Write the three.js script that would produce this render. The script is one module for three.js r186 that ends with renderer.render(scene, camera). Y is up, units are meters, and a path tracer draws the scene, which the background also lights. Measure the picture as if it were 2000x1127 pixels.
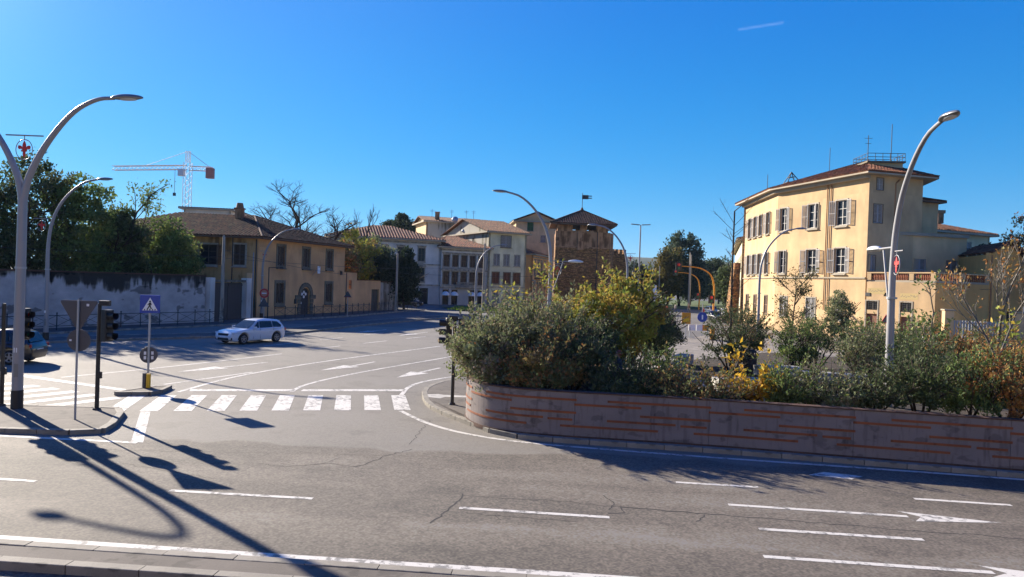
import * as THREE from 'three';
import { mergeGeometries, toCreasedNormals } from 'three/addons/utils/BufferGeometryUtils.js';
import { MarchingCubes } from 'three/addons/objects/MarchingCubes.js';

// ---------------------------------------------------------------- camera, sky, sun, exposure
const scene = new THREE.Scene();
const renderer = new THREE.WebGLRenderer({ antialias: true });
renderer.setSize(1024, 577);
renderer.toneMapping = THREE.LinearToneMapping;
renderer.toneMappingExposure = 2.6;
renderer.shadowMap.enabled = true;
const camera = new THREE.PerspectiveCamera(43.84, 1024 / 577, 0.1, 12000);
camera.position.set(0, 4.4, 0);
camera.rotation.set(-0.0089, 0, 0.0349, 'XYZ');

const SUN_EL = 22.3 * Math.PI / 180, SUN_AZ = Math.atan2(0.735, 0.678);      // ahead and to the left
const sunDir = new THREE.Vector3(-Math.sin(SUN_AZ) * Math.cos(SUN_EL), Math.sin(SUN_EL), -Math.cos(SUN_AZ) * Math.cos(SUN_EL));
const sun = new THREE.DirectionalLight(new THREE.Color().setRGB(1, 0.895, 0.75), 5);
sun.target.position.set(0, 0, -40); sun.position.copy(sunDir).multiplyScalar(200).add(sun.target.position);
sun.castShadow = true; sun.shadow.mapSize.set(4096, 4096);
Object.assign(sun.shadow.camera, { left: -110, right: 110, top: 110, bottom: -110, near: 1, far: 500 });
scene.add(sun, sun.target);

{ // clear late-autumn sky: deep blue overhead, paler low down and towards the sun
  const W = 4096, H = 2048, data = new Float32Array(W * H * 4), d = new THREE.Vector3();
  const gnd = [0.07, 0.072, 0.075], air = [[0.075, 10.5, 0.0], [0.25, 3.4, 0.022], [0.335, 1.0, 0.105]], haze = [0.15, 0.10, 0.035];   // strength, falloff with height, floor, for red, green and blue
  const trail0 = new THREE.Vector3(0.2737, 0.3272, -0.9044).normalize(), trail1 = new THREE.Vector3(0.3228, 0.3314, -0.8865).normalize();
  const axis = new THREE.Vector3().crossVectors(trail0, trail1).normalize();
  for (let j = 0; j < H; j++) for (let i = 0; i < W; i++) {
    const lat = ((j + 0.5) / H - 0.5) * Math.PI, lon = ((i + 0.5) / W - 0.5) * 2 * Math.PI;
    d.set(Math.cos(lat) * Math.cos(lon), Math.sin(lat), Math.cos(lat) * Math.sin(lon));
    const e = Math.max(0, d.y), c = d.dot(sunDir), k = (j * W + i) * 4;
    const near = 0.5 + 0.5 * c, glow = 0.03 * near * near + 0.14 * Math.pow(Math.max(0, c), 6) + 0.5 * Math.pow(Math.max(0, c), 60);
    const dark = 1.06 - 0.24 * (1 - c * c) - 0.06 * (1 - near);
    const off = Math.abs(d.dot(axis)), on = d.dot(trail0) > 0.9986 && d.dot(trail1) > 0.9986;
    const trail = on && off < 0.005 ? 0.06 * Math.exp(-Math.pow(off / 0.0009, 2)) : 0;
    for (let q = 0; q < 3; q++) {
      let v = (air[q][0] * Math.exp(-air[q][1] * e) + air[q][2]) * dark + haze[q] * Math.exp(-17 * e);
      v += glow * [0.30, 0.40, 0.36][q] + trail;
      data[k + q] = d.y < -0.01 ? gnd[q] : v;
    }
    data[k + 3] = 1;
  }
  const t = new THREE.DataTexture(data, W, H, THREE.RGBAFormat, THREE.FloatType);
  t.mapping = THREE.EquirectangularReflectionMapping; t.magFilter = THREE.LinearFilter; t.minFilter = THREE.LinearFilter; t.needsUpdate = true;
  scene.background = t; scene.environment = t;
}

// ---------------------------------------------------------------- helpers
const V = (x, y, z) => new THREE.Vector3(x, y, z);
const rgb = (r, g, b) => new THREE.Color().setRGB(r, g, b);
function rng(seed) { let a = seed >>> 0; return () => { a = (a + 0x6D2B79F5) | 0; let t = Math.imul(a ^ (a >>> 15), 1 | a); t = (t + Math.imul(t ^ (t >>> 7), 61 | t)) ^ t; return ((t ^ (t >>> 14)) >>> 0) / 4294967296; }; }
const hash = (x, y, s) => { let h = Math.imul(x, 374761393) + Math.imul(y, 668265263) + Math.imul(s, 974634777); h = Math.imul(h ^ (h >>> 13), 1274126177); return ((h ^ (h >>> 16)) >>> 0) / 4294967296; };
function vn(x, y, p, s = 0) { const xi = Math.floor(x), yi = Math.floor(y), fx = x - xi, fy = y - yi, u = fx * fx * (3 - 2 * fx), v = fy * fy * (3 - 2 * fy), m = a => ((a % p) + p) % p; const a = hash(m(xi), m(yi), s), b = hash(m(xi + 1), m(yi), s), c = hash(m(xi), m(yi + 1), s), d = hash(m(xi + 1), m(yi + 1), s); return a + (b - a) * u + (c - a) * v + (a - b - c + d) * u * v; }
function fbm(x, y, p, s = 0, o = 4) { let t = 0, w = 0.5, n = 0; for (let i = 0; i < o; i++) { t += w * vn(x, y, p, s + i); n += w; w *= 0.5; x *= 2; y *= 2; p *= 2; } return t / n; }
const clamp = (x, a = 0, b = 1) => Math.min(b, Math.max(a, x)), sm = (a, b, x) => { const t = clamp((x - a) / (b - a)); return t * t * (3 - 2 * t); };
function tex(w, h, fn, { srgb = true, sx = 1, sy = sx } = {}) {      // sx, sy: metres per repeat
  const d = new Uint8Array(w * h * 4);
  for (let j = 0; j < h; j++) for (let i = 0; i < w; i++) { const c = fn(i / w, j / h, i, j), k = (j * w + i) * 4, g = typeof c === 'number'; d[k] = 255 * clamp(g ? c : c[0]); d[k + 1] = 255 * clamp(g ? c : c[1]); d[k + 2] = 255 * clamp(g ? c : c[2]); d[k + 3] = 255; }
  const t = new THREE.DataTexture(d, w, h, THREE.RGBAFormat); t.magFilter = THREE.LinearFilter; t.minFilter = THREE.LinearMipmapLinearFilter; t.generateMipmaps = true;
  t.wrapS = t.wrapT = THREE.RepeatWrapping; t.repeat.set(1 / sx, 1 / sy); if (srgb) t.colorSpace = THREE.SRGBColorSpace; t.needsUpdate = true; return t;
}
const std = (c, rough = 0.85, o = {}) => new THREE.MeshStandardMaterial({ color: Array.isArray(c) ? rgb(...c) : c, roughness: rough, ...o });
const taken = {};
function numbered(n) { const k = taken[n] = (taken[n] ?? -1) + 1; return k ? `${n}_${String(k).padStart(3, '0')}` : n; }
function tag(o, label, category, group, kind) { if (label) o.userData.label = label; if (category) o.userData.category = category; if (group) o.userData.group = group; if (kind) o.userData.kind = kind; return o; }
function thing(name, label, category, [x, y, z] = [0, 0, 0], turn = 0, group) { const o = new THREE.Group(); o.name = numbered(name); o.position.set(x, y, z); o.rotation.y = turn; scene.add(o); return tag(o, label, category, group); }
function mesh(name, geo, mat, parent, p, ry = 0) { const m = new THREE.Mesh(geo, mat); m.name = parent === scene ? numbered(name) : name; m.castShadow = m.receiveShadow = true; if (p) m.position.set(...p); m.rotation.y = ry; parent.add(m); return m; }
function struct(name, geo, mat, label, category) { const m = mesh(name, geo, mat, scene); return tag(m, label, category, null, 'structure'); }
function copy(o, [x, y, z], turn, label, group) { const c = o.clone(); c.name = numbered(o.name.replace(/_\d{3}$/, '')); c.position.set(x, y, z); c.rotation.y = turn; c.userData = { ...o.userData, label }; if (group) c.userData.group = group; scene.add(c); return c; }
function planarUV(g) { if (g.index) g = g.toNonIndexed(); g.computeBoundingBox(); const p = g.attributes.position, n = g.attributes.normal, uv = new Float32Array(p.count * 2); for (let i = 0; i < p.count; i++) { const ax = Math.abs(n.getX(i)), ay = Math.abs(n.getY(i)), az = Math.abs(n.getZ(i)); if (ay >= ax && ay >= az) { uv[2 * i] = p.getX(i); uv[2 * i + 1] = p.getZ(i); } else if (ax > az) { uv[2 * i] = p.getZ(i); uv[2 * i + 1] = p.getY(i); } else { uv[2 * i] = p.getX(i); uv[2 * i + 1] = p.getY(i); } } g.setAttribute('uv', new THREE.BufferAttribute(uv, 2)); return g; }
function box(w, h, d, x = 0, y = 0, z = 0, rx = 0, ry = 0, rz = 0) { const g = new THREE.BoxGeometry(w, h, d); if (rx) g.rotateX(rx); if (ry) g.rotateY(ry); if (rz) g.rotateZ(rz); g.translate(x, y, z); return g; }
function cyl(r0, r1, h, x = 0, y = 0, z = 0, seg = 12) { const g = new THREE.CylinderGeometry(r1, r0, h, seg); g.translate(x, y + h / 2, z); return g; }
function merge(list) { const l = list.map(g => { const q = g.index ? g.toNonIndexed() : g; for (const k of Object.keys(q.attributes)) if (!['position', 'normal', 'uv'].includes(k)) q.deleteAttribute(k); if (!q.attributes.uv) q.setAttribute('uv', new THREE.BufferAttribute(new Float32Array(q.attributes.position.count * 2), 2)); return q; }); return mergeGeometries(l); }
const mbox = l => planarUV(merge(l));
function chamfer(w, h, d, r = 0.02) { const s = new THREE.Shape(); s.moveTo(-w / 2 + r, -h / 2 + r); s.lineTo(w / 2 - r, -h / 2 + r); s.lineTo(w / 2 - r, h / 2 - r); s.lineTo(-w / 2 + r, h / 2 - r); s.closePath(); const g = new THREE.ExtrudeGeometry(s, { depth: d - 2 * r, bevelEnabled: true, bevelThickness: r, bevelSize: r, bevelSegments: 2 }); g.translate(0, 0, -d / 2 + r); return g; }
function taperTube(pts, radii, seg = 10, n = 24) {                                    // a smooth tube whose radius follows the list
  const curve = pts.length > 2 ? new THREE.CatmullRomCurve3(pts, false, 'centripetal') : new THREE.LineCurve3(pts[0], pts[1]), g = new THREE.TubeGeometry(curve, n, 1, seg, false), p = g.attributes.position;
  for (let i = 0; i <= n; i++) { const t = i / n * (radii.length - 1), a = Math.min(Math.floor(t), radii.length - 2), r = radii[a] + (radii[a + 1] - radii[a]) * (t - a), c = curve.getPointAt(i / n); for (let j = 0; j <= seg; j++) { const k = i * (seg + 1) + j; p.setXYZ(k, c.x + (p.getX(k) - c.x) * r, c.y + (p.getY(k) - c.y) * r, c.z + (p.getZ(k) - c.z) * r); } }
  return g;
}
const tube = (a, b, r, seg = 6) => taperTube([a, b], [r, r], seg, 1);
function sheet(pts, y) { const s = new THREE.Shape(pts.map(([x, z]) => new THREE.Vector2(x, -z))); const g = new THREE.ShapeGeometry(s); g.rotateX(-Math.PI / 2); g.translate(0, y, 0); return planarUV(g); }
function slab(pts, y0, y1, bevel = 0) { const s = new THREE.Shape(pts.map(([x, z]) => new THREE.Vector2(x, -z))); const g = new THREE.ExtrudeGeometry(s, { depth: y1 - y0, bevelEnabled: false }); g.rotateX(-Math.PI / 2); g.translate(0, y0, 0); return planarUV(g); }
function spline(pts, n) { const c = new THREE.CatmullRomCurve3(pts.map(([x, z]) => V(x, 0, z)), false, 'centripetal'); return Array.from({ length: n + 1 }, (_, i) => { const p = c.getPointAt(i / n); return [p.x, p.z]; }); }
function offset(pts, d) { return pts.map((p, i) => { const a = pts[Math.max(0, i - 1)], b = pts[Math.min(pts.length - 1, i + 1)], l = Math.hypot(b[0] - a[0], b[1] - a[1]) || 1; return [p[0] - (b[1] - a[1]) / l * d, p[1] + (b[0] - a[0]) / l * d]; }); }
function ribbon(pts, w, y, w1 = w) { const a = offset(pts, w / 2), b = offset(pts, -w1 / 2), pos = [], uv = []; for (let i = 0; i + 1 < pts.length; i++) for (const [q, k] of [[a, i], [a, i + 1], [b, i + 1], [a, i], [b, i + 1], [b, i]]) { pos.push(q[k][0], y, q[k][1]); uv.push(q[k][0], q[k][1]); } const g = new THREE.BufferGeometry(); g.setAttribute('position', new THREE.Float32BufferAttribute(pos, 3)); g.setAttribute('uv', new THREE.Float32BufferAttribute(uv, 2)); g.computeVertexNormals(); if (g.attributes.normal.getY(0) < 0) { const p = g.attributes.position.array, u = g.attributes.uv.array; for (let i = 0; i < p.length; i += 9) for (let k = 0; k < 3; k++) [p[i + 3 + k], p[i + 6 + k]] = [p[i + 6 + k], p[i + 3 + k]]; for (let i = 0; i < u.length; i += 6) for (let k = 0; k < 2; k++) [u[i + 2 + k], u[i + 4 + k]] = [u[i + 4 + k], u[i + 2 + k]]; g.computeVertexNormals(); } return g; }

// ---------------------------------------------------------------- materials
const T = {};
T.grain = tex(512, 512, (u, v, i, j) => 0.35 + 0.4 * hash(i, j, 5) + 0.25 * vn(u * 128, v * 128, 128, 9), { srgb: false, sx: 2.2 });
T.plaster = tex(512, 512, (u, v, i, j) => { const a = fbm(u * 4, v * 4, 4, 2, 5), b = fbm(u * 9, v * 3, 9, 17, 3); const k = 0.84 + 0.2 * (a - 0.5) + 0.13 * (b - 0.5) + 0.05 * (hash(i, j, 3) - 0.5); return [k, k * 0.992, k * 0.975]; }, { sx: 7 });
T.dirty = tex(512, 512, (u, v, i, j) => { const a = fbm(u * 5, v * 5, 5, 21, 5), b = fbm(u * 24, v * 3, 24, 31, 4), m = sm(0.48, 0.7, a * 0.6 + b * 0.4); const k = 0.9 - 0.36 * m + 0.06 * (hash(i, j, 3) - 0.5); return [k, k * (1 - 0.04 * m), k * (1 - 0.12 * m)]; }, { sx: 9 });
T.rough = tex(256, 256, (u, v, i, j) => 0.5 + 0.5 * (fbm(u * 24, v * 24, 24, 41, 3) - 0.5) + 0.2 * (hash(i, j, 6) - 0.5), { srgb: false, sx: 1.6 });
T.concrete = tex(512, 512, (u, v, i, j) => { const k = 0.82 + 0.26 * (fbm(u * 6, v * 6, 6, 51, 5) - 0.5) + 0.1 * (hash(i, j, 8) - 0.5) - 0.16 * sm(0.62, 0.75, fbm(u * 14, v * 14, 14, 61, 3)); return [k, k * 0.98, k * 0.94]; }, { sx: 3 });
T.tile = tex(256, 256, (u, v, i, j) => { const c = hash(Math.floor(u * 16), Math.floor(v * 16), 4), e = hash(Math.floor(u * 16), Math.floor(v * 16), 14), k = 0.5 + 0.42 * c + 0.18 * (fbm(u * 12, v * 12, 12, 71, 4) - 0.5), l = e > 0.8 ? 0.25 : 0; return [k, k * (0.83 + l * 0.4 + 0.1 * e), k * (0.72 + l * 0.7)]; }, { sx: 3.84, sy: 5.6 });
T.stone = tex(512, 512, (u, v, i, j) => {      // rough coursed rubble, far too small to pick apart at its distance
  const row = Math.floor(v * 24), off = hash(row, 0, 3), n = 9 + Math.floor(hash(row, 1, 3) * 6), cx = (u + off) * n, col = Math.floor(cx) % n, fx = cx - Math.floor(cx), fy = v * 24 - row;
  const edge = Math.min(fx, 1 - fx) * 2.2, ey = Math.min(fy, 1 - fy), joint = sm(0.02, 0.14, Math.min(edge, ey)), t = hash(col, row, 7), k = (0.56 + 0.36 * t) * (0.45 + 0.55 * joint) + 0.14 * (fbm(u * 30, v * 30, 30, 81, 3) - 0.5);
  return [k, k * (0.93 - 0.06 * hash(col, row, 8)), k * (0.82 - 0.12 * hash(col, row, 9))]; }, { sx: 5.2 });
T.stoneBump = tex(512, 512, (u, v) => { const row = Math.floor(v * 24), off = hash(row, 0, 3), n = 9 + Math.floor(hash(row, 1, 3) * 6), cx = (u + off) * n, col = Math.floor(cx) % n, fx = cx - Math.floor(cx), fy = v * 24 - row; return sm(0, 0.2, Math.min(Math.min(fx, 1 - fx) * 2.2, Math.min(fy, 1 - fy))) * (0.6 + 0.4 * hash(col, row, 7)); }, { srgb: false, sx: 5.2 });
T.paint = tex(512, 512, (u, v, i, j) => { const w = fbm(u * 40, v * 40, 40, 91, 3) * 0.6 + fbm(u * 7, v * 7, 7, 95, 3) * 0.4, m = sm(0.545, 0.64, w + 0.16 * (hash(i, j, 2) - 0.5)); const k = (0.9 + 0.08 * (hash(i, j, 1) - 0.5)) * (1 - m) + 0.56 * m; return [k, k * 0.985, k * 0.955]; }, { sx: 3.1 });
T.panel = tex(512, 256, (u, v, i, j) => { const y = v * 1.4, drip = fbm(u * 90, v * 2, 90, 301, 4), m = sm(0.52, 0.72, drip) * (0.35 + 0.65 * vn(u * 20, v * 2, 20, 305)), sp = sm(0.6, 0.72, fbm(u * 24, v * 8, 24, 311, 4)), k = 0.9 - 0.16 * m - 0.13 * sp + 0.12 * (fbm(u * 10, v * 4, 10, 321, 4) - 0.5) + 0.05 * (hash(i, j, 2) - 0.5); return [k, k * 0.985, k * 0.97]; }, { sx: 8.3, sy: 1.4 });
T.bark = tex(128, 256, (u, v, i, j) => 0.6 + 0.5 * (fbm(u * 10, v * 4, 10, 101, 4) - 0.3), { sx: 0.5, sy: 1 });
T.soil = tex(256, 256, (u, v, i, j) => { const k = 0.45 + 0.7 * (fbm(u * 10, v * 10, 10, 111, 5) - 0.4) + 0.3 * (hash(i, j, 4) - 0.5); return [k, k * 0.9, k * 0.78]; }, { sx: 3 });
const M = {
  asphaltFar: std([0.155, 0.146, 0.134], 0.85, { map: tex(512, 512, (u, v, i, j) => { const k = 0.86 + 0.22 * (fbm(u * 5, v * 5, 5, 121, 5) - 0.5) + 0.16 * (hash(i, j, 4) - 0.5); return [k, k, k]; }, { sx: 11 }) }),
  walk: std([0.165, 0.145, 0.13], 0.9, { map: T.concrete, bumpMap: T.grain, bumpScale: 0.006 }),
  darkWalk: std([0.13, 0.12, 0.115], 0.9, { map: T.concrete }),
  kerb: std([0.36, 0.34, 0.30], 0.85, { map: T.concrete, bumpMap: T.rough, bumpScale: 0.006 }),
  paint: std([0.72, 0.71, 0.68], 0.75, { map: T.paint }),
  crack: std([0.035, 0.032, 0.03], 0.95),
  plaza: std([0.36, 0.33, 0.29], 0.85, { map: T.concrete }),
  white: std([0.72, 0.71, 0.68], 0.7, { map: T.concrete }),
  soil: std([0.11, 0.085, 0.06], 1, { map: T.soil, bumpMap: T.rough, bumpScale: 0.03 }),
  wallGrey: std([0.25, 0.215, 0.205], 0.9, { map: T.panel, bumpMap: T.rough, bumpScale: 0.004 }),
  terracotta: std([0.36, 0.11, 0.04], 0.8, { map: T.concrete, bumpMap: T.rough, bumpScale: 0.004 }),
  cap: std([0.12, 0.06, 0.04], 0.8, { map: T.concrete }),
  ochre: std([0.90, 0.505, 0.23], 0.92, { map: T.plaster, bumpMap: T.rough, bumpScale: 0.004 }),
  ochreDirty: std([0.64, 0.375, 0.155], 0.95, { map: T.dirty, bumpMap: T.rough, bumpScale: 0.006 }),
  butter: std([0.74, 0.51, 0.275], 0.92, { map: T.plaster, bumpMap: T.rough, bumpScale: 0.004 }),
  orange: std([0.86, 0.50, 0.17], 0.92, { map: T.plaster, bumpMap: T.rough, bumpScale: 0.004 }),
  paleGrey: std([0.84, 0.80, 0.74], 0.92, { map: T.plaster }), greyBase: std([0.52, 0.51, 0.50], 0.92, { map: T.plaster }),
  cream: std([0.86, 0.78, 0.52], 0.92, { map: T.plaster }), sideGrey: std([0.42, 0.39, 0.33], 0.95, { map: T.dirty }),
  peach: std([0.88, 0.60, 0.32], 0.92, { map: T.plaster }),
  serena: std([0.27, 0.235, 0.175], 0.9, { map: T.concrete, bumpMap: T.rough, bumpScale: 0.006 }),
  lightStone: std([0.55, 0.50, 0.42], 0.9, { map: T.concrete }),
  rubble: std([0.62, 0.40, 0.21], 0.95, { map: T.stone, bumpMap: T.stoneBump, bumpScale: 0.07 }),
  brick: std([0.52, 0.28, 0.14], 0.95, { map: T.dirty, bumpMap: T.rough, bumpScale: 0.02 }),
  tile: std([0.36, 0.15, 0.085], 0.9, { map: T.tile }), tileDark: std([0.25, 0.125, 0.08], 0.92, { map: T.tile }), tileRed: std([0.37, 0.165, 0.105], 0.9, { map: T.tile }),
  soffit: std([0.13, 0.085, 0.055], 0.9), cornice: std([0.5, 0.43, 0.32], 0.9, { map: T.plaster }),
  shutter: std([0.34, 0.33, 0.325], 0.75), shutterDark: std([0.085, 0.06, 0.045], 0.75), shutterBrown: std([0.16, 0.09, 0.06], 0.75), shutterGreen: std([0.03, 0.14, 0.07], 0.7),
  glass: new THREE.MeshPhysicalMaterial({ color: rgb(0.018, 0.022, 0.028), roughness: 0.12, specularIntensity: 0.3 }), frame: std([0.48, 0.45, 0.40], 0.6), frameDark: std([0.07, 0.06, 0.05], 0.7),
  wood: std([0.20, 0.075, 0.04], 0.7), darkWood: std([0.045, 0.04, 0.042], 0.7), iron: std([0.025, 0.024, 0.026], 0.55), steel: std([0.34, 0.35, 0.36], 0.42, { metalness: 0.35 }),
  lampGrey: std([0.27, 0.265, 0.27], 0.45, { metalness: 0.2 }), lampHead: std([0.20, 0.20, 0.205], 0.3, { metalness: 0.4 }), lens: std([0.65, 0.65, 0.62], 0.25),
  black: std([0.014, 0.014, 0.016], 0.5), signBack: std([0.075, 0.075, 0.085], 0.55, { metalness: 0.2 }), red: std([0.50, 0.03, 0.025], 0.55), blue: std([0.012, 0.05, 0.30], 0.4), signWhite: std([0.72, 0.72, 0.72], 0.5), yellow: std([0.72, 0.42, 0.015], 0.5), amber: std([0.62, 0.25, 0.01], 0.55),
  rubber: std([0.012, 0.012, 0.013], 0.9), alloy: std([0.28, 0.28, 0.29], 0.35, { metalness: 0.6 }),
  carWhite: new THREE.MeshPhysicalMaterial({ color: rgb(0.68, 0.68, 0.68), roughness: 0.4, clearcoat: 1, clearcoatRoughness: 0.06 }),
  carDark: new THREE.MeshPhysicalMaterial({ color: rgb(0.005, 0.005, 0.006), roughness: 0.4, clearcoat: 1, clearcoatRoughness: 0.06 }),
  carRed: new THREE.MeshPhysicalMaterial({ color: rgb(0.35, 0.02, 0.015), roughness: 0.4, clearcoat: 1 }),
  carGlass: std([0.012, 0.016, 0.022], 0.05),
  lampLens: std([0.55, 0.56, 0.58], 0.15), tail: std([0.30, 0.01, 0.01], 0.3),
  bark: std([0.115, 0.085, 0.06], 0.95, { map: T.bark }), barkPale: std([0.33, 0.29, 0.24], 0.95, { map: T.bark }), barkDark: std([0.05, 0.038, 0.03], 0.95, { map: T.bark }),
  leaf: new THREE.MeshPhysicalMaterial({ color: 0xffffff, roughness: 0.9, specularIntensity: 0.35, transmission: 0.35, thickness: 0, side: THREE.DoubleSide }),
  needle: new THREE.MeshStandardMaterial({ color: 0xffffff, roughness: 0.85, side: THREE.DoubleSide }),
  skin: std([0.45, 0.27, 0.19], 0.6),
};

// ================================================================= ground, road, markings, kerbs
struct('ground', sheet([[-900, 80], [900, 80], [900, -1700], [-900, -1700]], -0.02), M.asphaltFar, 'grey asphalt ground reaching to the far hills', 'ground');
const cross = (x, z, ax, az, bx, bz) => (bx - ax) * (z - az) - (bz - az) * (x - ax);
T.road = tex(2048, 2048, (u, v, i, j) => {
  const x = -32 + 64 * u, z = -64 + 64 * v;
  let k = 0.78 + 0.2 * (fbm(u * 26, v * 26, 26, 131, 5) - 0.5) + 0.20 * (fbm(u * 6, v * 9, 9, 135, 3) - 0.5) + 0.34 * (hash(i, j, 4) - 0.5) + 0.1 * (vn(u * 700, v * 700, 700, 6) - 0.5);
  let r = 1, g = 0.955, b = 0.885;
  // the smoother, greyer patch laid round the crossing
  const seam = z + 18.4 + 0.25 * Math.sin(x * 0.7) + 0.5 * (vn(u * 90, v * 90, 90, 8) - 0.5), fresh = sm(0.15, -0.15, seam);
  k = k * (1 - fresh) + (1.0 + 0.42 * (k - 0.78)) * fresh; r -= 0.03 * fresh; b += 0.03 * fresh;
  // wheel-polished bands and dust lines along the near lanes, uneven along their length
  const lane = z - 0.085 * x, wob = 0.5 * (fbm(u * 12, v * 40, 40, 141, 3) - 0.5);
  for (const c of [-12.3, -13.0, -15.2, -16.6]) { const q = Math.abs(lane - c + wob); k += 0.11 * sm(0.75, 0.2, q) * sm(0.35, 0.6, fbm(u * 30, v * 60, 60, 151, 3)) * (1 - fresh); }
  const dust = sm(0.22, 0.05, Math.abs(lane + 12.75 + 0.35 * Math.sin(x * 0.9) * 0.4 + wob)) * sm(-3, 0, x) * sm(0.4, 0.6, fbm(u * 50, v * 50, 50, 161, 3)); k += 0.10 * dust;
  // oil spots and old stains
  const st = fbm(u * 60, v * 60, 60, 171, 4); k -= 0.07 * sm(0.62, 0.74, st);
  const st2 = fbm(u * 9, v * 22, 22, 181, 4); k -= 0.05 * sm(0.55, 0.72, st2);
  return [k * r, k * g, k * b];
});
T.road.repeat.set(1, 1); T.road.wrapS = T.road.wrapT = THREE.ClampToEdgeWrapping;
T.grain2 = T.grain.clone(); T.grain2.repeat.set(52, 52); T.grain2.needsUpdate = true;
M.road = std([0.192, 0.178, 0.16], 0.8, { map: T.road, bumpMap: T.grain2, bumpScale: 0.012 });
const roadGeo = new THREE.PlaneGeometry(64, 64, 1, 1); roadGeo.rotateX(-Math.PI / 2); roadGeo.translate(0, 0, -32);
{ const p = roadGeo.attributes.position, uv = roadGeo.attributes.uv; for (let i = 0; i < 4; i++) uv.setXY(i, (p.getX(i) + 32) / 64, (p.getZ(i) + 64) / 64); }
const road = struct('road', roadGeo, M.road, 'wide grey asphalt junction with white lane markings', 'road');

// --- paint
const mark = (name, geo) => mesh(name, geo, M.paint, road);
const line = (name, pts, w = 0.15) => mark(name, ribbon(pts, w, 0.005));
const quad = (name, pts) => mark(name, sheet(pts, 0.005));
const curve = (name, pts, w = 0.15, n = 24) => line(name, spline(pts, n), w);
for (let i = -1; i < 9; i++) { const bx = -11.41 + 0.954 * i, bz = -22.18 - 0.21 * i, tx = -12.18 + 0.974 * i, tz = -25.13 - 0.215 * i; quad('crossing_stripe', [[bx, bz], [bx + 0.53, bz - 0.1], [tx + 0.51, tz - 0.1], [tx, tz]]); }
for (let i = 0; i < 6; i++) { const ex = -18.5 + 1.0 * i, ez = -26.85 + 0.475 * i, dx = -2.6, dz = -5.0 * -0.9; quad('crossing_stripe', [[ex, ez], [ex + 0.45, ez + 0.22], [ex + 0.45 - 3.2, ez + 0.22 + 5.2], [ex - 3.2, ez + 5.2]].map(([x, z]) => [x, z])); }
quad('stop_line', [[-11.66, -26.2], [-8.1, -27.0], [-8.15, -27.45], [-11.85, -26.65]]);
quad('stop_line', [[-7.85, -27.06], [-4.05, -27.94], [-4.12, -28.4], [-7.88, -27.52]]);
quad('stop_line', [[-19.43, -28.73], [-13.95, -26.13], [-13.75, -25.7], [-19.2, -28.2]]);
curve('lane_line', [[-11.95, -25.9], [-11.82, -27.86], [-11.61, -29.85], [-10.33, -34.43], [-8.74, -38.42], [-6.15, -43.99], [-4.6, -47.4]], 0.17);
curve('lane_line', [[-13.24, -27.51], [-12.45, -29.32], [-11.9, -30.6], [-11.39, -31.8]], 0.15, 8);
line('lane_line', [[-17.74, -28.4], [-15.99, -31.58], [-14.01, -35.96], [-12.59, -39.55]], 0.15);
curve('lane_line', [[-8.13, -26.9], [-8.18, -28.18], [-7.87, -29.87], [-7.33, -31.65], [-6.09, -34.84], [-4.09, -39.41], [-3.2, -41.5]], 0.16);
curve('edge_line', [[-4.03, -27.0], [-4.03, -29.18], [-3.69, -30.61], [-3.13, -31.7], [-2.3, -33.0]], 0.17, 14);
curve('edge_line', [[-3.55, -23.75], [-2.93, -22.65], [-2.31, -21.7], [-1.33, -20.68], [0.23, -19.79], [2.89, -19.16], [5.5, -18.69], [9.26, -18.1], [12.73, -17.5], [18, -16.3]], 0.16, 40);
line('edge_line', [[-18, -12.25], [-8.1, -11.51], [-3.04, -11.11], [0.15, -10.89], [5, -10.5], [12, -9.95]], 0.17);
for (const p of [[[-13.5, -14.9], [-9.57, -14.59]], [[-6.69, -14.28], [-3.78, -14.08]], [[-0.87, -13.83], [2.0, -13.57]], [[3.86, -16.19], [5.67, -16.02]], [[4.58, -14.64], [8.05, -14.27]], [[8.89, -15.54], [10.84, -15.3]], [[4.71, -13.21], [7.6, -12.94]], [[4.32, -11.84], [7.9, -11.49]]]) line('lane_dash', p, 0.13);
const arrow = (tip, base, w, tail, tw = 0.16) => { const dx = tip[0] - base[0], dz = tip[1] - base[1], l = Math.hypot(dx, dz), nx = -dz / l, nz = dx / l; const a = quad('arrow_head', [[tip[0], tip[1]], [base[0] + nx * w, base[1] + nz * w], [base[0] - nx * w, base[1] - nz * w]]); if (tail) line('arrow_shaft', [base, tail], tw); return a; };
quad('arrow_head', [[9.8, -14.06], [8.0, -14.6], [8.32, -14.27], [8.05, -13.98]]);
quad('arrow_head', [[9.4, -11.3], [7.83, -11.78], [8.1, -11.48], [7.73, -11.28]]);
quad('arrow_head', [[7.3, -17.25], [7.81, -17.58], [8.65, -17.31], [8.22, -16.98]]);
arrow([-8.75, -33.2], [-7.75, -35.2], 0.48, [-7.0, -37.3]);
arrow([-4.95, -31.7], [-4.2, -33.7], 0.48, [-3.45, -35.7]);
arrow([-14.4, -31.0], [-13.25, -33.0], 0.48, [-12.0, -35.5]);
for (let i = 0; i < 4; i++) { line('lane_dash', [[-11.82 + i * 2.1, -42.55 - i * 4.9], [-10.7 + i * 2.1, -45.1 - i * 4.9]], 0.14); line('lane_dash', [[-14.9 + i * 1.9, -43.4 - i * 5.5], [-13.9 + i * 1.9, -46 - i * 5.5]], 0.14); }
arrow([-12.2, -56.2], [-11.3, -58.6], 0.45, [-10.5, -60.8]); arrow([-8.6, -54.8], [-7.7, -57.2], 0.45, [-6.9, -59.5]);
line('edge_line', [[-16, -18.55], [-13.0, -18.35], [-9.35, -18.12]], 0.17);
quad('edge_line', [[-9.55, -18.2], [-9.22, -18.16], [-11.05, -22.15], [-11.33, -22.1]]);

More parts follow.
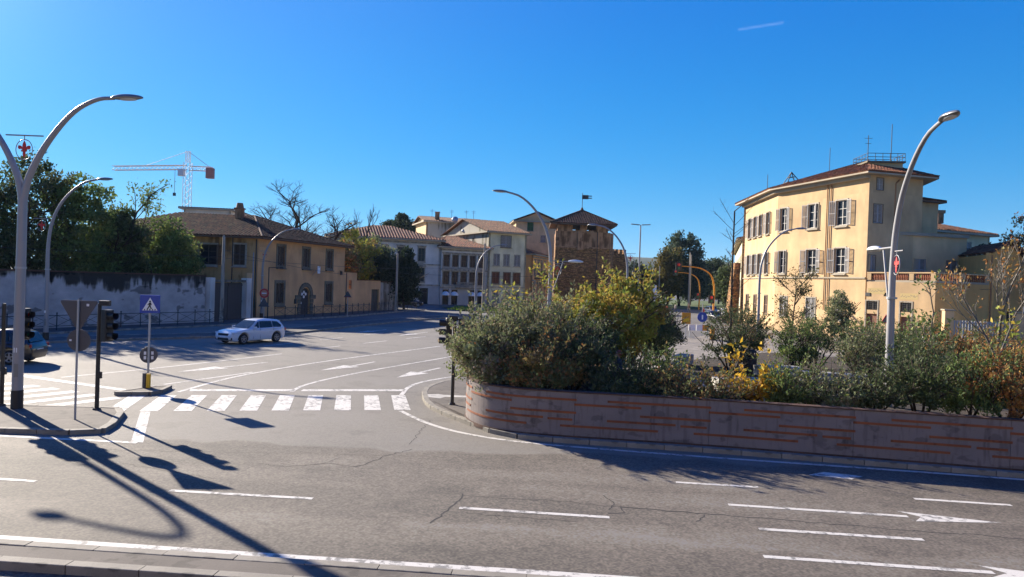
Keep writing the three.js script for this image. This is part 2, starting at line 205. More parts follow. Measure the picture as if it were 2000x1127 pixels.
for (let i = 0; i < 3; i++) tag(mesh('bus_lane_mark', sheet([[20.3 + i * 0.9, -93], [20.6 + i * 0.9, -93], [21.1 + i * 0.9, -97], [20.8 + i * 0.9, -97]], 0.006 - 0.02 + 0.004), M.paint, scene), 'white painted strokes on the far street lane', 'marking', 'painted strokes on the far street', 'structure');
// --- cracks in the old asphalt: narrow open splits with ragged edges
const crackR = rng(77);
function crackLine(pts, w) { const out = []; for (let i = 0; i + 1 < pts.length; i++) { const [a, b] = [pts[i], pts[i + 1]], n = Math.max(2, Math.round(Math.hypot(b[0] - a[0], b[1] - a[1]) / 0.14)); for (let k = 0; k < n; k++) out.push([a[0] + (b[0] - a[0]) * k / n + (crackR() - 0.5) * 0.10, a[1] + (b[1] - a[1]) * k / n + (crackR() - 0.5) * 0.10]); } out.push(pts.at(-1)); mesh('crack', ribbon(out, w, 0.0032), M.crack, road); }
for (const [p, w] of [[[[-2.43, -18.43], [-2.91, -17.81], [-3.24, -16.91], [-3.52, -16.54]], 0.025], [[[-0.85, -14.73], [-0.96, -14.04], [-1.11, -13.55], [-1.33, -12.89]], 0.032], [[[2.08, -14.97], [2.21, -14.4], [2.05, -14.05]], 0.022], [[[-0.9, -14.62], [1.18, -14.45], [2.29, -14.24], [4.15, -13.97]], 0.014], [[[2.29, -14.24], [4.15, -13.97], [6.93, -13.52], [9.6, -13.19], [13, -12.8]], 0.024], [[[3.62, -13.47], [3.9, -13.94]], 0.02], [[[-0.82, -13.58], [0.15, -13.39], [1.39, -13.29]], 0.012], [[[-0.2, -13.5], [-0.05, -13.2]], 0.014], [[[-2.42, -22.4], [-2.57, -18.99]], 0.018], [[[-8.65, -16.16], [-6.17, -15.21]], 0.012], [[[-5.78, -16.55], [-5.0, -16.34], [-4.18, -16.78], [-3.41, -16.55]], 0.018], [[[-4.4, -16.6], [-4.0, -17.4]], 0.014], [[[2.29, -14.24], [2.35, -13.9], [2.0, -13.8]], 0.025], [[[-11, -17.2], [-5, -17.6], [2, -17.9]], 0.010], [[[-11.4, -25.2], [-7.5, -23.5], [-4.1, -24.2]], 0.014]]) crackLine(p, w);

// --- kerb stones one by one along a line
function kerbRun(parent, path, w, y0, y1, len = 1.0, mat = M.kerb) {
  const cum = [0]; for (let i = 1; i < path.length; i++) cum.push(cum[i - 1] + Math.hypot(path[i][0] - path[i - 1][0], path[i][1] - path[i - 1][1]));
  const at = s => { let i = 1; while (i < cum.length - 1 && cum[i] < s) i++; const t = clamp((s - cum[i - 1]) / (cum[i] - cum[i - 1])); return [path[i - 1][0] + (path[i][0] - path[i - 1][0]) * t, path[i - 1][1] + (path[i][1] - path[i - 1][1]) * t]; };
  const n = Math.max(1, Math.round(cum.at(-1) / len)), L = cum.at(-1) / n, geo = planarUV(chamfer(L - 0.012, y1 - y0, w, 0.014)), R = rng(n * 13 + Math.round(path[0][0] * 10));
  for (let k = 0; k < n; k++) { const a = at(k * L), b = at((k + 1) * L), m = mesh('kerb_stone', geo, mat, parent, [(a[0] + b[0]) / 2, (y0 + y1) / 2 + (R() - 0.5) * 0.008, (a[1] + b[1]) / 2], Math.atan2(-(b[1] - a[1]), b[0] - a[0])); m.scale.x = Math.hypot(b[0] - a[0], b[1] - a[1]) / L; }
}
function paved(name, label, outline, y1, mat, category = 'pavement') { return tag(mesh(name, slab(outline, -0.05, y1), mat, scene), label, category, null, 'structure'); }

// the near divider at the foot of the picture
const divFar = [[-16, -11.75], [-8, -11.14], [-3, -10.76], [1.5, -10.4], [8, -9.9]], divNear = offset(divFar, 0.78);
const divider = paved('divider', 'narrow raised asphalt strip between two rows of kerb stones', [...offset(divFar, 0.2), ...offset(divFar, 0.6).reverse()], 0.118, M.walk);
kerbRun(divider, offset(divFar, 0.10), 0.2, -0.05, 0.13, 1.1); kerbRun(divider, offset(divFar, 0.70), 0.2, -0.05, 0.13, 1.1);
// triangular island with lamp and signs
const isl = [[-22, -18.6], [-13.2, -18.64], [-11.2, -18.68], [-10.72, -18.85], [-10.66, -19.35], [-11.65, -21.96], [-12.1, -22.15], [-16, -21.9], [-22, -21.6]];
const islIn = [[-22, -18.8], [-13.2, -18.84], [-11.2, -18.88], [-10.9, -19.0], [-10.87, -19.35], [-11.83, -21.78], [-12.1, -21.95], [-16, -21.7], [-22, -21.4]];
const island = paved('traffic_island', 'triangular brown asphalt island carrying the lamp post and give-way sign', islIn, 0.118, M.walk, 'traffic island');
kerbRun(island, isl.map((p, i) => [(p[0] + islIn[i][0]) / 2, (p[1] + islIn[i][1]) / 2]).slice(0, 8), 0.2, -0.05, 0.13, 0.8);
const isl2 = [[-13.7, -24.72], [-12.5, -24.95], [-12.3, -25.6], [-12.5, -26.72], [-12.85, -26.6], [-13.45, -25.4], [-13.7, -24.72]];
const refuge = paved('refuge_island', 'small kerbed refuge island under the crossing sign', isl2.map(([x, z]) => [-12.95 + (x + 12.95) * 0.74, -25.5 + (z + 25.5) * 0.82]), 0.118, M.walk, 'traffic island');
kerbRun(refuge, isl2.map(([x, z]) => [-12.95 + (x + 12.95) * 0.86, -25.5 + (z + 25.5) * 0.91]), 0.16, -0.05, 0.13, 0.55);
// far side: median strip, side lane pavement
const med = [[-36, -29], [-30, -36.2], [-24.7, -42.5], [-20, -47.2], [-16.4, -51.5], [-15, -56.5], [-13.58, -63.1], [-10.36, -73.4], [-7.45, -81.6], [-4.5, -89]];
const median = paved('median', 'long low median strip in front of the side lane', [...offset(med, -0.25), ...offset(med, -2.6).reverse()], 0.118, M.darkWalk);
kerbRun(median, offset(med, -0.12), 0.22, -0.05, 0.135, 1.2); kerbRun(median, offset(med, -2.7), 0.2, -0.05, 0.135, 2.4);
const fenceA = [[-41, -29], [-34, -40.5], [-30.6, -47.3], [-28.0, -52.8], [-25.4, -57.4], [-24.2, -60.4]], fenceB = [[-22.6, -68.5], [-20.9, -73.2], [-18.7, -79.4], [-15.5, -94.7], [-13.5, -102]];
const farEdge = [...offset(fenceA, 1.1), [-22.3, -65], ...offset(fenceB, 1.1)];
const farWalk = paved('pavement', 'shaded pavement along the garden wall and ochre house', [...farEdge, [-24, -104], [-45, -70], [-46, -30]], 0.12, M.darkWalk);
kerbRun(farWalk, offset(farEdge, 0.1), 0.2, -0.05, 0.13, 2.4);
// planted plaza behind the striped wall
const wallPts = spline([[-0.7, -25.0], [-1.25, -23.6], [-1.3, -22.4], [-0.81, -21.21], [0.03, -20.48], [1.47, -20.1], [2.78, -19.91], [5.68, -19.48], [7.49, -19.1], [10.1, -18.54], [12.97, -17.91], [17, -17], [24, -15.4]], 160);
const kerbPts = spline([[-1.2, -35], [-2.0, -33], [-2.52, -31.06], [-2.88, -30.19], [-3.31, -28.37], [-3.13, -26.18], [-2.71, -24.45], [-1.91, -22.93], [-1.09, -21.6], [-0.1, -20.32], [1.35, -19.82], [2.72, -19.6], [5.62, -19.17], [7.45, -18.8], [10.05, -18.24], [12.9, -17.6], [17, -16.68], [24, -15.1]], 90);
const plaza = paved('plaza', 'pale paved plaza behind the striped planter wall', [...offset(kerbPts, -0.2), [52, -18], [52, -58], [40, -62], [31, -70], [28.2, -80], [24, -76], [15, -61], [6, -50], [1, -42]], 0.12, M.plaza, 'plaza');
kerbRun(plaza, offset(kerbPts, -0.1), 0.2, -0.05, 0.132, 1.0);
struct('nose_pavement', sheet([...offset(kerbPts, -0.2).slice(0, 38), ...wallPts.slice(0, 22).reverse(), [-0.4, -34]], 0.1245), M.walk, 'brown asphalt pavement at the corner of the planter', 'pavement');
{ const tp = struct('tactile_strip', sheet([[-2.95, -26.0], [-2.45, -25.75], [-2.3, -26.15], [-1.2, -26.2], [-1.2, -26.55], [-2.4, -26.6], [-2.6, -26.75], [-3.05, -26.6]], 0.1285), M.white, 'pale tactile paving strip beside the corner traffic light', 'paving'); }
const bed = struct('planting_bed', slab([...offset(wallPts, -0.2).slice(2), [24, -21], [14, -22.6], [8, -23.4], [5.2, -25], [4.6, -30.8], [1, -32], [-0.2, -29]], 0.05, 1.0), M.soil, 'dark soil bed behind the striped wall', 'soil');
struct('shrub_bed', sheet([[9, -31], [20, -30], [26, -27], [26, -46], [18, -50], [10, -42]], 0.127), M.soil, 'dark soil of the shrub beds in the plaza', 'soil');
struct('lawn', sheet([[-11.5, -113], [-7.5, -104.5], [-2, -99], [14, -100], [16, -118], [0, -121]], 0.12), std([0.16, 0.27, 0.025], 1, { map: T.soil, bumpMap: T.rough, bumpScale: 0.05 }), 'bright green lawn of the roundabout', 'lawn');
struct('park_lawn', sheet([[30, -150], [75, -150], [90, -260], [20, -260]], 0.02), std([0.22, 0.42, 0.04], 1, { map: T.soil }), 'sunlit lawn under the far park trees', 'lawn');

// --- the striped planter wall: curved concrete panels with set-in terracotta bars
const wcum = [0]; for (let i = 1; i < wallPts.length; i++) wcum.push(wcum[i - 1] + Math.hypot(wallPts[i][0] - wallPts[i - 1][0], wallPts[i][1] - wallPts[i - 1][1]));
function wallAt(s) { let i = 1; while (i < wcum.length - 1 && wcum[i] < s) i++; const t = (s - wcum[i - 1]) / (wcum[i] - wcum[i - 1]); return [wallPts[i - 1][0] + (wallPts[i][0] - wallPts[i - 1][0]) * t, wallPts[i - 1][1] + (wallPts[i][1] - wallPts[i - 1][1]) * t]; }
function along(s0, s1, d0, d1, y0, y1, base) {          // a prism that follows the wall line
  const n = Math.max(1, Math.ceil((s1 - s0) / 0.35)), p = Array.from({ length: n + 1 }, (_, i) => wallAt(s0 + (s1 - s0) * i / n)), a = offset(p, d1), b = offset(p, d0), pos = [], uv = [];
  const q = (A, B, C, D, us) => { for (const k of [0, 1, 2, 0, 2, 3]) { pos.push(...[A, B, C, D][k]); uv.push(...us[k]); } };
  const P = (c, i, y) => [c[i][0] - base[0], y - base[1], c[i][1] - base[2]];
  for (let i = 0; i < n; i++) { const u0 = s0 + (s1 - s0) * i / n, u1 = s0 + (s1 - s0) * (i + 1) / n, us = [[u0, y0], [u1, y0], [u1, y1], [u0, y1]], ut = [[u0, 0], [u1, 0], [u1, 0.2], [u0, 0.2]]; q(P(a, i, y0), P(a, i + 1, y0), P(a, i + 1, y1), P(a, i, y1), us); q(P(b, i + 1, y0), P(b, i, y0), P(b, i, y1), P(b, i + 1, y1), us); q(P(a, i, y1), P(a, i + 1, y1), P(b, i + 1, y1), P(b, i, y1), ut); q(P(b, i, y0), P(b, i + 1, y0), P(a, i + 1, y0), P(a, i, y0), ut); }
  const us = [[0, y0], [0.2, y0], [0.2, y1], [0, y1]]; q(P(b, 0, y0), P(a, 0, y0), P(a, 0, y1), P(b, 0, y1), us); q(P(a, n, y0), P(b, n, y0), P(b, n, y1), P(a, n, y1), us);
  const g = new THREE.BufferGeometry(); g.setAttribute('position', new THREE.Float32BufferAttribute(pos, 3)); g.setAttribute('uv', new THREE.Float32BufferAttribute(uv, 2)); g.computeVertexNormals(); return toCreasedNormals(g, 0.5);
}
{
  const o = thing('planter_wall', 'low curved grey planter wall striped with orange terracotta bars', 'wall', [5.7, 0, -19.5]), b = [5.7, 0, -19.5];
  o.userData.kind = 'thing'; let sA = 0; while (wallAt(sA)[0] < 2.75 || sA < 3) sA += 0.02;
  const end = wcum.at(-1) - 0.05, per = 3.66, Hh = 1.36;
  const joints = [0.02]; for (let k = -2; k < 7; k++) { const s = sA - 0.9 + per * k; if (s > 0.8 && s < end) joints.push(s); } joints.push(end);
  for (let i = 0; i + 1 < joints.length; i++) mesh('panel', along(joints[i] + 0.005, joints[i + 1] - 0.005, -0.24, 0, 0.08, Hh, b), M.wallGrey, o);
  for (let i = 0; i + 1 < joints.length; i++) mesh('coping', along(joints[i] + 0.004, joints[i + 1] - 0.004, -0.26, 0.02, Hh + 0.001, Hh + 0.035, b), M.cap, o);
  const bars = [[0, 2.8, 0.16], [-0.92, 1.85, 0.29], [0.9, 1.9, 0.52], [0, 1.87, 0.70], [-1.3, 2.7, 0.90], [2.0, 0.7, 0.72]];
  for (let k = -2; k < 7; k++) for (const [s, l, t] of bars) { const s0 = Math.max(1.9, sA + per * k + s), s1 = Math.min(end, sA + per * k + s + l); if (s1 - s0 > 0.4) mesh('terracotta_bar', along(s0, s1, -0.03, 0.014, Hh - t - 0.06, Hh - t, b), M.terracotta, o); }
  mesh('footing', along(0.3, end, -0.2, 0.035, 0.05, 0.16, b), M.cap, o);
}

// ================================================================= buildings
const geoCache = {};
const cached = (key, make) => geoCache[key] ??= make();
function face(o, A, B) {                                   // a wall plane from A to B, left to right as seen from outside; returns a placer in wall metres
  const L = Math.hypot(B[0] - A[0], B[1] - A[1]), ux = (B[0] - A[0]) / L, uz = (B[1] - A[1]) / L, nx = -uz, nz = ux, ry = Math.atan2(-uz, ux), b = o.position;
  const P = (x, y, z = 0) => [A[0] + ux * x + nx * z - b.x, y - b.y, A[1] + uz * x + nz * z - b.z];
  return { L, ry, P, add: (name, geo, mat, x, y, z = 0) => mesh(name, geo, mat, o, P(x, y, z), ry), group: (name, x, y, z = 0) => { const g = new THREE.Group(); g.name = name; g.position.set(...P(x, y, z)); g.rotation.y = ry; o.add(g); return g; } };
}
function wallGeo(L, h, t, holes, outline) {
  const s = new THREE.Shape((outline ?? [[0, 0], [L, 0], [L, h], [0, h]]).map(p => new THREE.Vector2(...p)));
  for (const [x, y, w, hh, arch] of holes) { const p = new THREE.Path(); if (arch) { p.moveTo(x - w / 2, y); p.lineTo(x - w / 2, y + hh - w / 2); p.absarc(x, y + hh - w / 2, w / 2, Math.PI, 0, true); p.lineTo(x + w / 2, y); } else { p.moveTo(x - w / 2, y); p.lineTo(x - w / 2, y + hh); p.lineTo(x + w / 2, y + hh); p.lineTo(x + w / 2, y); } p.closePath(); s.holes.push(p); }
  const g = new THREE.ExtrudeGeometry(s, { depth: t, bevelEnabled: false, curveSegments: 10 }); g.translate(0, 0, -t); return g;
}
const ring = (w, h, b, d) => cached(`ring${w}|${h}|${b}|${d}`, () => { const s = new THREE.Shape([[-w / 2 - b, -b], [w / 2 + b, -b], [w / 2 + b, h + b], [-w / 2 - b, h + b]].map(p => new THREE.Vector2(...p))), q = new THREE.Path([[-w / 2, 0], [-w / 2, h], [w / 2, h], [w / 2, 0]].map(p => new THREE.Vector2(...p))); s.holes.push(q); const g = new THREE.ExtrudeGeometry(s, { depth: d, bevelEnabled: false }); return g; });
const shutterGeo = (w, h) => cached(`sh${w.toFixed(2)}|${h.toFixed(2)}`, () => { const l = [box(0.06, h, 0.045, -w / 2 + 0.03, h / 2), box(0.06, h, 0.045, w / 2 - 0.03, h / 2), box(w - 0.12, 0.07, 0.045, 0, 0.035), box(w - 0.12, 0.07, 0.045, 0, h - 0.035), box(w - 0.12, 0.07, 0.045, 0, h / 2)], n = Math.round(h / 0.13); for (let i = 0; i < n; i++) l.push(box(w - 0.12, 0.09, 0.014, 0, 0.1 + (h - 0.2) * (i + 0.5) / n, 0, 0.6)); return mbox(l); });
// a window in an opening of a face: reveal, frame, panes, and what the house gives it
function win(F, x, y, w, h, o = {}) {
  const g = F.group('window', x, y, 0), d = o.depth ?? 0.2, k = `${w.toFixed(2)}|${h.toFixed(2)}`, cols = o.cols ?? 2, rows = o.rows ?? 2;
  const lx = w / cols, lh = h / rows;
  mesh('frame', cached('fr' + k + cols + rows, () => { const l = [box(w, 0.07, 0.06, 0, 0.035), box(w, 0.07, 0.06, 0, h - 0.035)]; for (let i = 0; i <= cols; i++) l.push(box(0.07, h - 0.14, 0.06, clamp(-w / 2 + i * lx, -w / 2 + 0.035, w / 2 - 0.035), h / 2)); for (let j = 1; j < rows; j++) l.push(box(w - 0.14, 0.045, 0.05, 0, j * lh)); return mbox(l); }), o.frame ?? M.frame, g, [0, 0, -d + 0.04]);
  const pg = cached(`pn${lx.toFixed(2)}|${h.toFixed(2)}`, () => box(lx - 0.05, h - 0.1, 0.012)); for (let i = 0; i < cols; i++) mesh('pane', pg, o.glass ?? M.glass, g, [-w / 2 + (i + 0.5) * lx, h / 2, -d + 0.02]);
  if (o.surround) mesh('surround', ring(w, h, o.surround, 0.06), o.stone ?? M.serena, g, [0, 0, -0.012]);
  if (o.sill !== false) mesh('sill', cached('si' + w.toFixed(2), () => planarUV(chamfer(w + 0.4, 0.1, 0.3, 0.015))), o.stone ?? M.lightStone, g, [0, -0.055 - (o.surround ?? 0), 0.06]);
  if (o.hood) { const hw = w + 2 * (o.surround ?? 0.15) + 0.25; mesh('hood', cached('ho' + hw.toFixed(2) + o.hood, () => { if (o.hood === 'arch') { const s = new THREE.Shape(); s.moveTo(-hw / 2, 0); s.lineTo(hw / 2, 0); s.lineTo(hw / 2, 0.12); s.absarc(0, -hw * 0.25, hw * 0.62, 0.63, Math.PI - 0.63, false); s.lineTo(-hw / 2, 0.12); s.closePath(); const q = new THREE.ExtrudeGeometry(s, { depth: 0.22, bevelEnabled: false, curveSegments: 8 }); return planarUV(q); } return mbox([box(hw, 0.1, 0.26, 0, 0.2, 0.1), box(hw - 0.2, 0.15, 0.16, 0, 0.07, 0.07)]); }), o.stone ?? M.lightStone, g, [0, h + (o.surround ?? 0) + 0.01, 0]); }
  const sh = o.shutters;
  if (sh === 'open') { for (const s of [-1, 1]) { const m = mesh('shutter', shutterGeo(w / 2, h), o.smat ?? M.shutter, g, [s * (w / 2 + w / 4 * Math.cos(0.22) + 0.02), 0, 0.07 + w / 4 * Math.sin(0.22)], s * 0.22 * -1); } }
  else if (sh === 'half') { mesh('shutter', shutterGeo(w / 2, h), o.smat ?? M.shutter, g, [-w / 2 - w / 4 * 0.97, 0, 0.12], 0.25); mesh('shutter', shutterGeo(w / 2, h), o.smat ?? M.shutter, g, [w / 2 - w / 4 * 0.9, 0, 0.08], -0.5); }
  else if (sh === 'closed') for (const s of [-1, 1]) mesh('shutter', shutterGeo(w / 2 - 0.01, h - 0.02), o.smat ?? M.shutter, g, [s * w / 4, 0.01, -0.06]);
  if (o.grille) mesh('grille', cached('gr' + k, () => { const l = []; for (let i = 0; i <= 6; i++) l.push(box(0.025, h, 0.025, -w / 2 + w * i / 6, h / 2)); for (let j = 1; j < 5; j++) l.push(box(w, 0.02, 0.02, 0, h * j / 5)); return merge(l); }), M.iron, g, [0, 0, -0.03]);
  return g;
}
// a roof slope: the first two points are its eave from left to right, the rest lie higher on the same plane
function slope(o, name, pts, mat, { step = 0.25, course = 0.42, r = 0.078, thick = 0.12 } = {}) {
  const P = pts.map(p => V(...p)), u = P[1].clone().sub(P[0]).normalize(), w = P[2].clone().sub(P[0]), n = u.clone().cross(w).normalize(), v = n.clone().cross(u).normalize(), b = o.position;
  const Q = P.map(p => { const d = p.clone().sub(P[0]); return [d.dot(u), d.dot(v)]; }), pos = [], uv = [], at = (a, c, h) => { const q = P[0].clone().addScaledVector(u, a).addScaledVector(v, c).addScaledVector(n, h); return [q.x - b.x, q.y - b.y, q.z - b.z]; };
  const tri = (...l) => { for (const [a, c, h] of l) { pos.push(...at(a, c, h)); uv.push(a, c); } };
  const fl = (h, flip) => { for (let i = 1; i + 1 < Q.length; i++) { const l = [Q[0], Q[i], Q[i + 1]]; if (flip) l.reverse(); tri(...l.map(([a, c]) => [a, c, h])); } };
  fl(0, false); fl(-thick, true);
  for (let i = 0; i < Q.length; i++) { const [a, c] = [Q[i], Q[(i + 1) % Q.length]]; tri([...a, -thick], [...c, -thick], [...c, 0]); tri([...a, -thick], [...c, 0], [...a, 0]); }
  const u0 = Math.min(...Q.map(q => q[0])), u1 = Math.max(...Q.map(q => q[0]));
  for (let a = u0 + step / 2; a < u1; a += step) {
    let lo = Infinity, hi = -Infinity; for (let i = 0; i < Q.length; i++) { const A = Q[i], B = Q[(i + 1) % Q.length]; if ((A[0] - a) * (B[0] - a) <= 0 && A[0] !== B[0]) { const c = A[1] + (B[1] - A[1]) * (a - A[0]) / (B[0] - A[0]); lo = Math.min(lo, c); hi = Math.max(hi, c); } }
    if (hi - lo < 0.1) continue; lo -= 0.05;
    const m = course ? Math.max(1, Math.round((hi - lo) / course)) : 1, d = (hi - lo) / m, k = 3;
    for (let j = 0; j < m; j++) { const c0 = lo + j * d, c1 = c0 + d + (course ? 0.04 : 0), r0 = r * (course ? 1.12 : 1), r1 = r * (course ? 0.86 : 1), jit = course ? (hash(Math.round(a * 40), j, 5) - 0.5) * 0.03 : 0, lift = (hash(Math.round(a * 40), j, 6)) * 0.012; for (let q = 0; q < k; q++) { const t0 = Math.PI * (1 - q / k), t1 = Math.PI * (1 - (q + 1) / k), A = [a + jit + r0 * Math.cos(t0), c0, r0 * Math.sin(t0) + 0.01 + lift], B = [a + jit + r0 * Math.cos(t1), c0, r0 * Math.sin(t1) + 0.01 + lift], C = [a + jit + r1 * Math.cos(t1), c1, r1 * Math.sin(t1)], D = [a + jit + r1 * Math.cos(t0), c1, r1 * Math.sin(t0)]; tri(A, B, C); tri(A, C, D); } if (j === 0) tri([a - r0, c0, 0], [a, c0, 0.01], [a, c0, r0]), tri([a, c0, 0.01], [a + r0, c0, 0], [a, c0, r0]); }
  }
  const g = new THREE.BufferGeometry(); g.setAttribute('position', new THREE.Float32BufferAttribute(pos, 3)); g.setAttribute('uv', new THREE.Float32BufferAttribute(uv, 2)); g.computeVertexNormals(); return mesh(name, g, mat, o);
}
function ridge(o, A, B, mat, r = 0.13) { const a = V(...A).sub(o.position), b = V(...B).sub(o.position); return mesh('ridge', tube(a, b, r, 7), mat, o); }
function prismBlock(pts, y0, y1, o) { const g = slab(pts.map(([x, z]) => [x - o.position.x, z - o.position.z]), y0, y1); return g; }
const pipe = (o, pts, r, mat) => { const p = pts.map(q => V(...q).sub(o.position)), l = []; for (let i = 0; i + 1 < p.length; i++) l.push(tube(p[i], p[i + 1], r, 7)); return mesh('downpipe', merge(l), mat, o); };

// ---------- ochre house behind the white car
{
  const C = [-24.9, -70], R = [-20, -85.3], Lf = [-42, -70], Bk = [-37, -91];
  const o = thing('ochre_house', 'two-storey ochre house with an arched door and dark tiled hip roof', 'house', [-30, 0, -78]);
  const F = face(o, C, R), G = face(o, Lf, C), K = face(o, R, Bk), K2 = face(o, Bk, Lf), he = 8.0;
  const up = [[3.7, 5.25, 1.15, 2.0], [8.15, 5.25, 1.15, 2.0], [12.75, 5.25, 1.15, 2.0]], low = [[3.65, 1.4, 1.25, 2.1], [12.8, 1.4, 1.25, 2.1]];
  F.add('wall', wallGeo(F.L, he, 0.4, [...up, ...low, [8.22, 0, 1.75, 3.0, true]]), M.ochre, 0, 0);
  for (const [x, y, w, h] of up) win(F, x, y, w, h, { surround: 0.24, shutters: 'closed', smat: M.shutterDark, stone: M.serena, depth: 0.25 });
  for (const [x, y, w, h] of low) win(F, x, y, w, h, { surround: 0.28, shutters: 'closed', smat: M.shutterDark, stone: M.serena, depth: 0.25 });
  { // arched door with rough stone surround
    const g = F.group('door', 8.22, 0, 0);
    const sh = new THREE.Shape(); sh.moveTo(-0.87, 0); sh.lineTo(-0.87, 2.13); sh.absarc(0, 2.13, 0.87, Math.PI, 0, true); sh.lineTo(0.87, 0); sh.closePath();
    mesh('leaf', new THREE.ExtrudeGeometry(sh, { depth: 0.06, bevelEnabled: false, curveSegments: 12 }), M.darkWood, g, [0, 0, -0.3]);
    for (let k = -3; k <= 3; k++) mesh('board', box(0.2, 2.05, 0.03), M.darkWood, g, [k * 0.235, 1.08, -0.225]);
    const st = planarUV(chamfer(0.5, 0.42, 0.14, 0.03)); for (let k = 0; k < 5; k++) for (const s of [-1, 1]) { const m = mesh('surround_stone', st, M.serena, g, [s * (1.13 + (k % 2) * 0.05 + (k === 4 ? 0.25 : 0)), 0.22 + k * 0.445, 0.03]); m.scale.x = k === 4 ? 2.1 : 1 + (k % 2) * 0.15; }
    for (let k = 0; k < 9; k++) { const a = Math.PI * (k + 0.5) / 9, m = mesh('surround_stone', st, M.serena, g, [1.13 * Math.cos(a), 2.17 + 1.16 * Math.sin(a), 0.03]); m.rotation.z = a - Math.PI / 2; m.scale.set(0.85, 1.1, 1); }
    const disc = new THREE.CylinderGeometry(0.16, 0.16, 0.03, 16); disc.rotateX(Math.PI / 2); for (const [x, y] of [[-0.34, 2.32], [0, 2.52], [0.34, 2.32], [0, 2.02]]) mesh('white_disc', disc, M.signWhite, g, [x, y, -0.2]);
    mesh('notice', box(0.2, 0.24, 0.02), M.signWhite, g, [-0.5, 1.35, -0.2]); mesh('step', planarUV(box(2.2, 0.16, 0.5)), M.serena, g, [0, 0.05, 0.2]);
  }
  F.add('letter_box', box(0.3, 0.5, 0.12), M.iron, 6.35, 1.55, 0.06); F.add('wall_lamp', merge([box(0.22, 0.4, 0.2), box(0.06, 0.06, 0.3, 0, 0.25, -0.1)]), M.iron, 15.0, 4.75, 0.25);
  F.add('flag_pole', tube(V(0, 0, 0), V(0.05, 1.0, 0.9), 0.025), M.steel, 9.4, 4.4, 0.02); F.add('flag', planarUV(chamfer(0.5, 0.8, 0.05, 0.015)), M.signWhite, 9.5, 5.0, 0.75);
  const lw = [[9.35 + 5.95, 5.15, 1.1, 2.0], [12.2, 5.1, 1.7, 1.95], [10.05, 5.1, 1.1, 1.9], [6.6, 5.1, 1.1, 1.9], [3.2, 5.1, 1.1, 1.9]];
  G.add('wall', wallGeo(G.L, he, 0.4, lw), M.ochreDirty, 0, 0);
  lw.forEach(([x, y, w, h], i) => win(G, x, y, w, h, { surround: 0.16, stone: M.lightStone, shutters: i === 1 ? 'open' : i ? 'closed' : 'closed', smat: M.shutterDark, depth: 0.25, frame: M.frameDark, cols: 2, rows: 3 }));
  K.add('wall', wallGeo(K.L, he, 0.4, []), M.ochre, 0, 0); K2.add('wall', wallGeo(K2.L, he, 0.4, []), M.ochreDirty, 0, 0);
  const e = he - 0.05, ov = 0.85, q = [[-42.6, e, -69.35], [-24.3, e, -69.35], [-19.1, e, -86.0], [-37.4, e, -92]], a1 = [-28.3, 10.6, -78.2], a2 = [-36.8, 10.5, -78.8];
  const roof = mesh('soffit', slab(q.map(p => [p[0] + 30, p[2] + 78]), e - 0.16, e - 0.03), M.soffit, o);
  slope(o, 'roof', [q[0], q[1], a1, a2], M.tileDark, { step: 0.34, r: 0.11 }); slope(o, 'roof', [q[1], q[2], a1], M.tileDark, { step: 0.34, r: 0.11 }); slope(o, 'roof', [q[2], q[3], a2, a1], M.tileDark); slope(o, 'roof', [q[3], q[0], a2], M.tileDark);
  ridge(o, q[1], a1, M.tileDark); ridge(o, q[2], a1, M.tileDark); ridge(o, a1, a2, M.tileDark);
  const ch = new THREE.Group(); ch.name = 'chimney'; ch.position.set(0.6, 10.2, 1.2); o.add(ch); mesh('stack', planarUV(box(0.75, 1.3, 0.75, 0, 0.35, 0)), M.brick, ch); mesh('cap', merge([box(0.95, 0.12, 0.95, 0, 1.05, 0), cyl(0.42, 0.3, 0.55, 0, 1.1, 0, 10)]), M.brick, ch);
  pipe(o, [[-25.05, 7.7, -69.9], [-25.05, 0.1, -69.9]], 0.055, M.iron); for (const x of [-27.35, -34.6]) pipe(o, [[x, 7.8, -69.9], [x, 0.2, -69.9]], 0.05, M.iron);
}
// ---------- low garden walls right of the house
{
  const o = thing('low_garden_wall', 'low ochre garden wall with a dark door stepping down from the house', 'wall', [-18, 0, -92]); o.userData.kind = 'thing';
  const F = face(o, [-20.1, -85.35], [-15.6, -98.95]);
  F.add('wall', wallGeo(0, 0, 0.4, [[1.6, 2.85, 0.7, 1.1], [7.75, 0, 1.9, 2.85]], [[-0.6, 0], [9.1, 0], [9.1, 3.95], [3.1, 4.0], [3.1, 4.88], [-0.6, 4.9]]), M.ochre, 0, 0); F.add('stone_wall', wallGeo(0, 0, 0.45, [], [[9.12, 0], [14.2, 0], [14.2, 3.8], [9.12, 3.75]]), M.sideGrey, 0, 0, -0.02);
  F.add('door', mbox([box(1.9, 2.85, 0.06, 0, 1.42, 0), ...[-0.6, 0, 0.6].map(x => box(0.05, 2.7, 0.04, x, 1.4, 0.04))]), M.frameDark, 7.75, 0, -0.25); F.add('shutter', shutterGeo(0.66, 1.06), M.shutterDark, 1.6, 2.87, -0.1);
  F.add('coping', mbox([box(6.0, 0.08, 0.55, 6.1, 4.0, -0.2), box(3.1, 0.08, 0.55, 1.55, 4.93, -0.2), box(5.1, 0.08, 0.6, 11.7, 3.85, -0.2)]), M.tileDark, 0, 0);
}
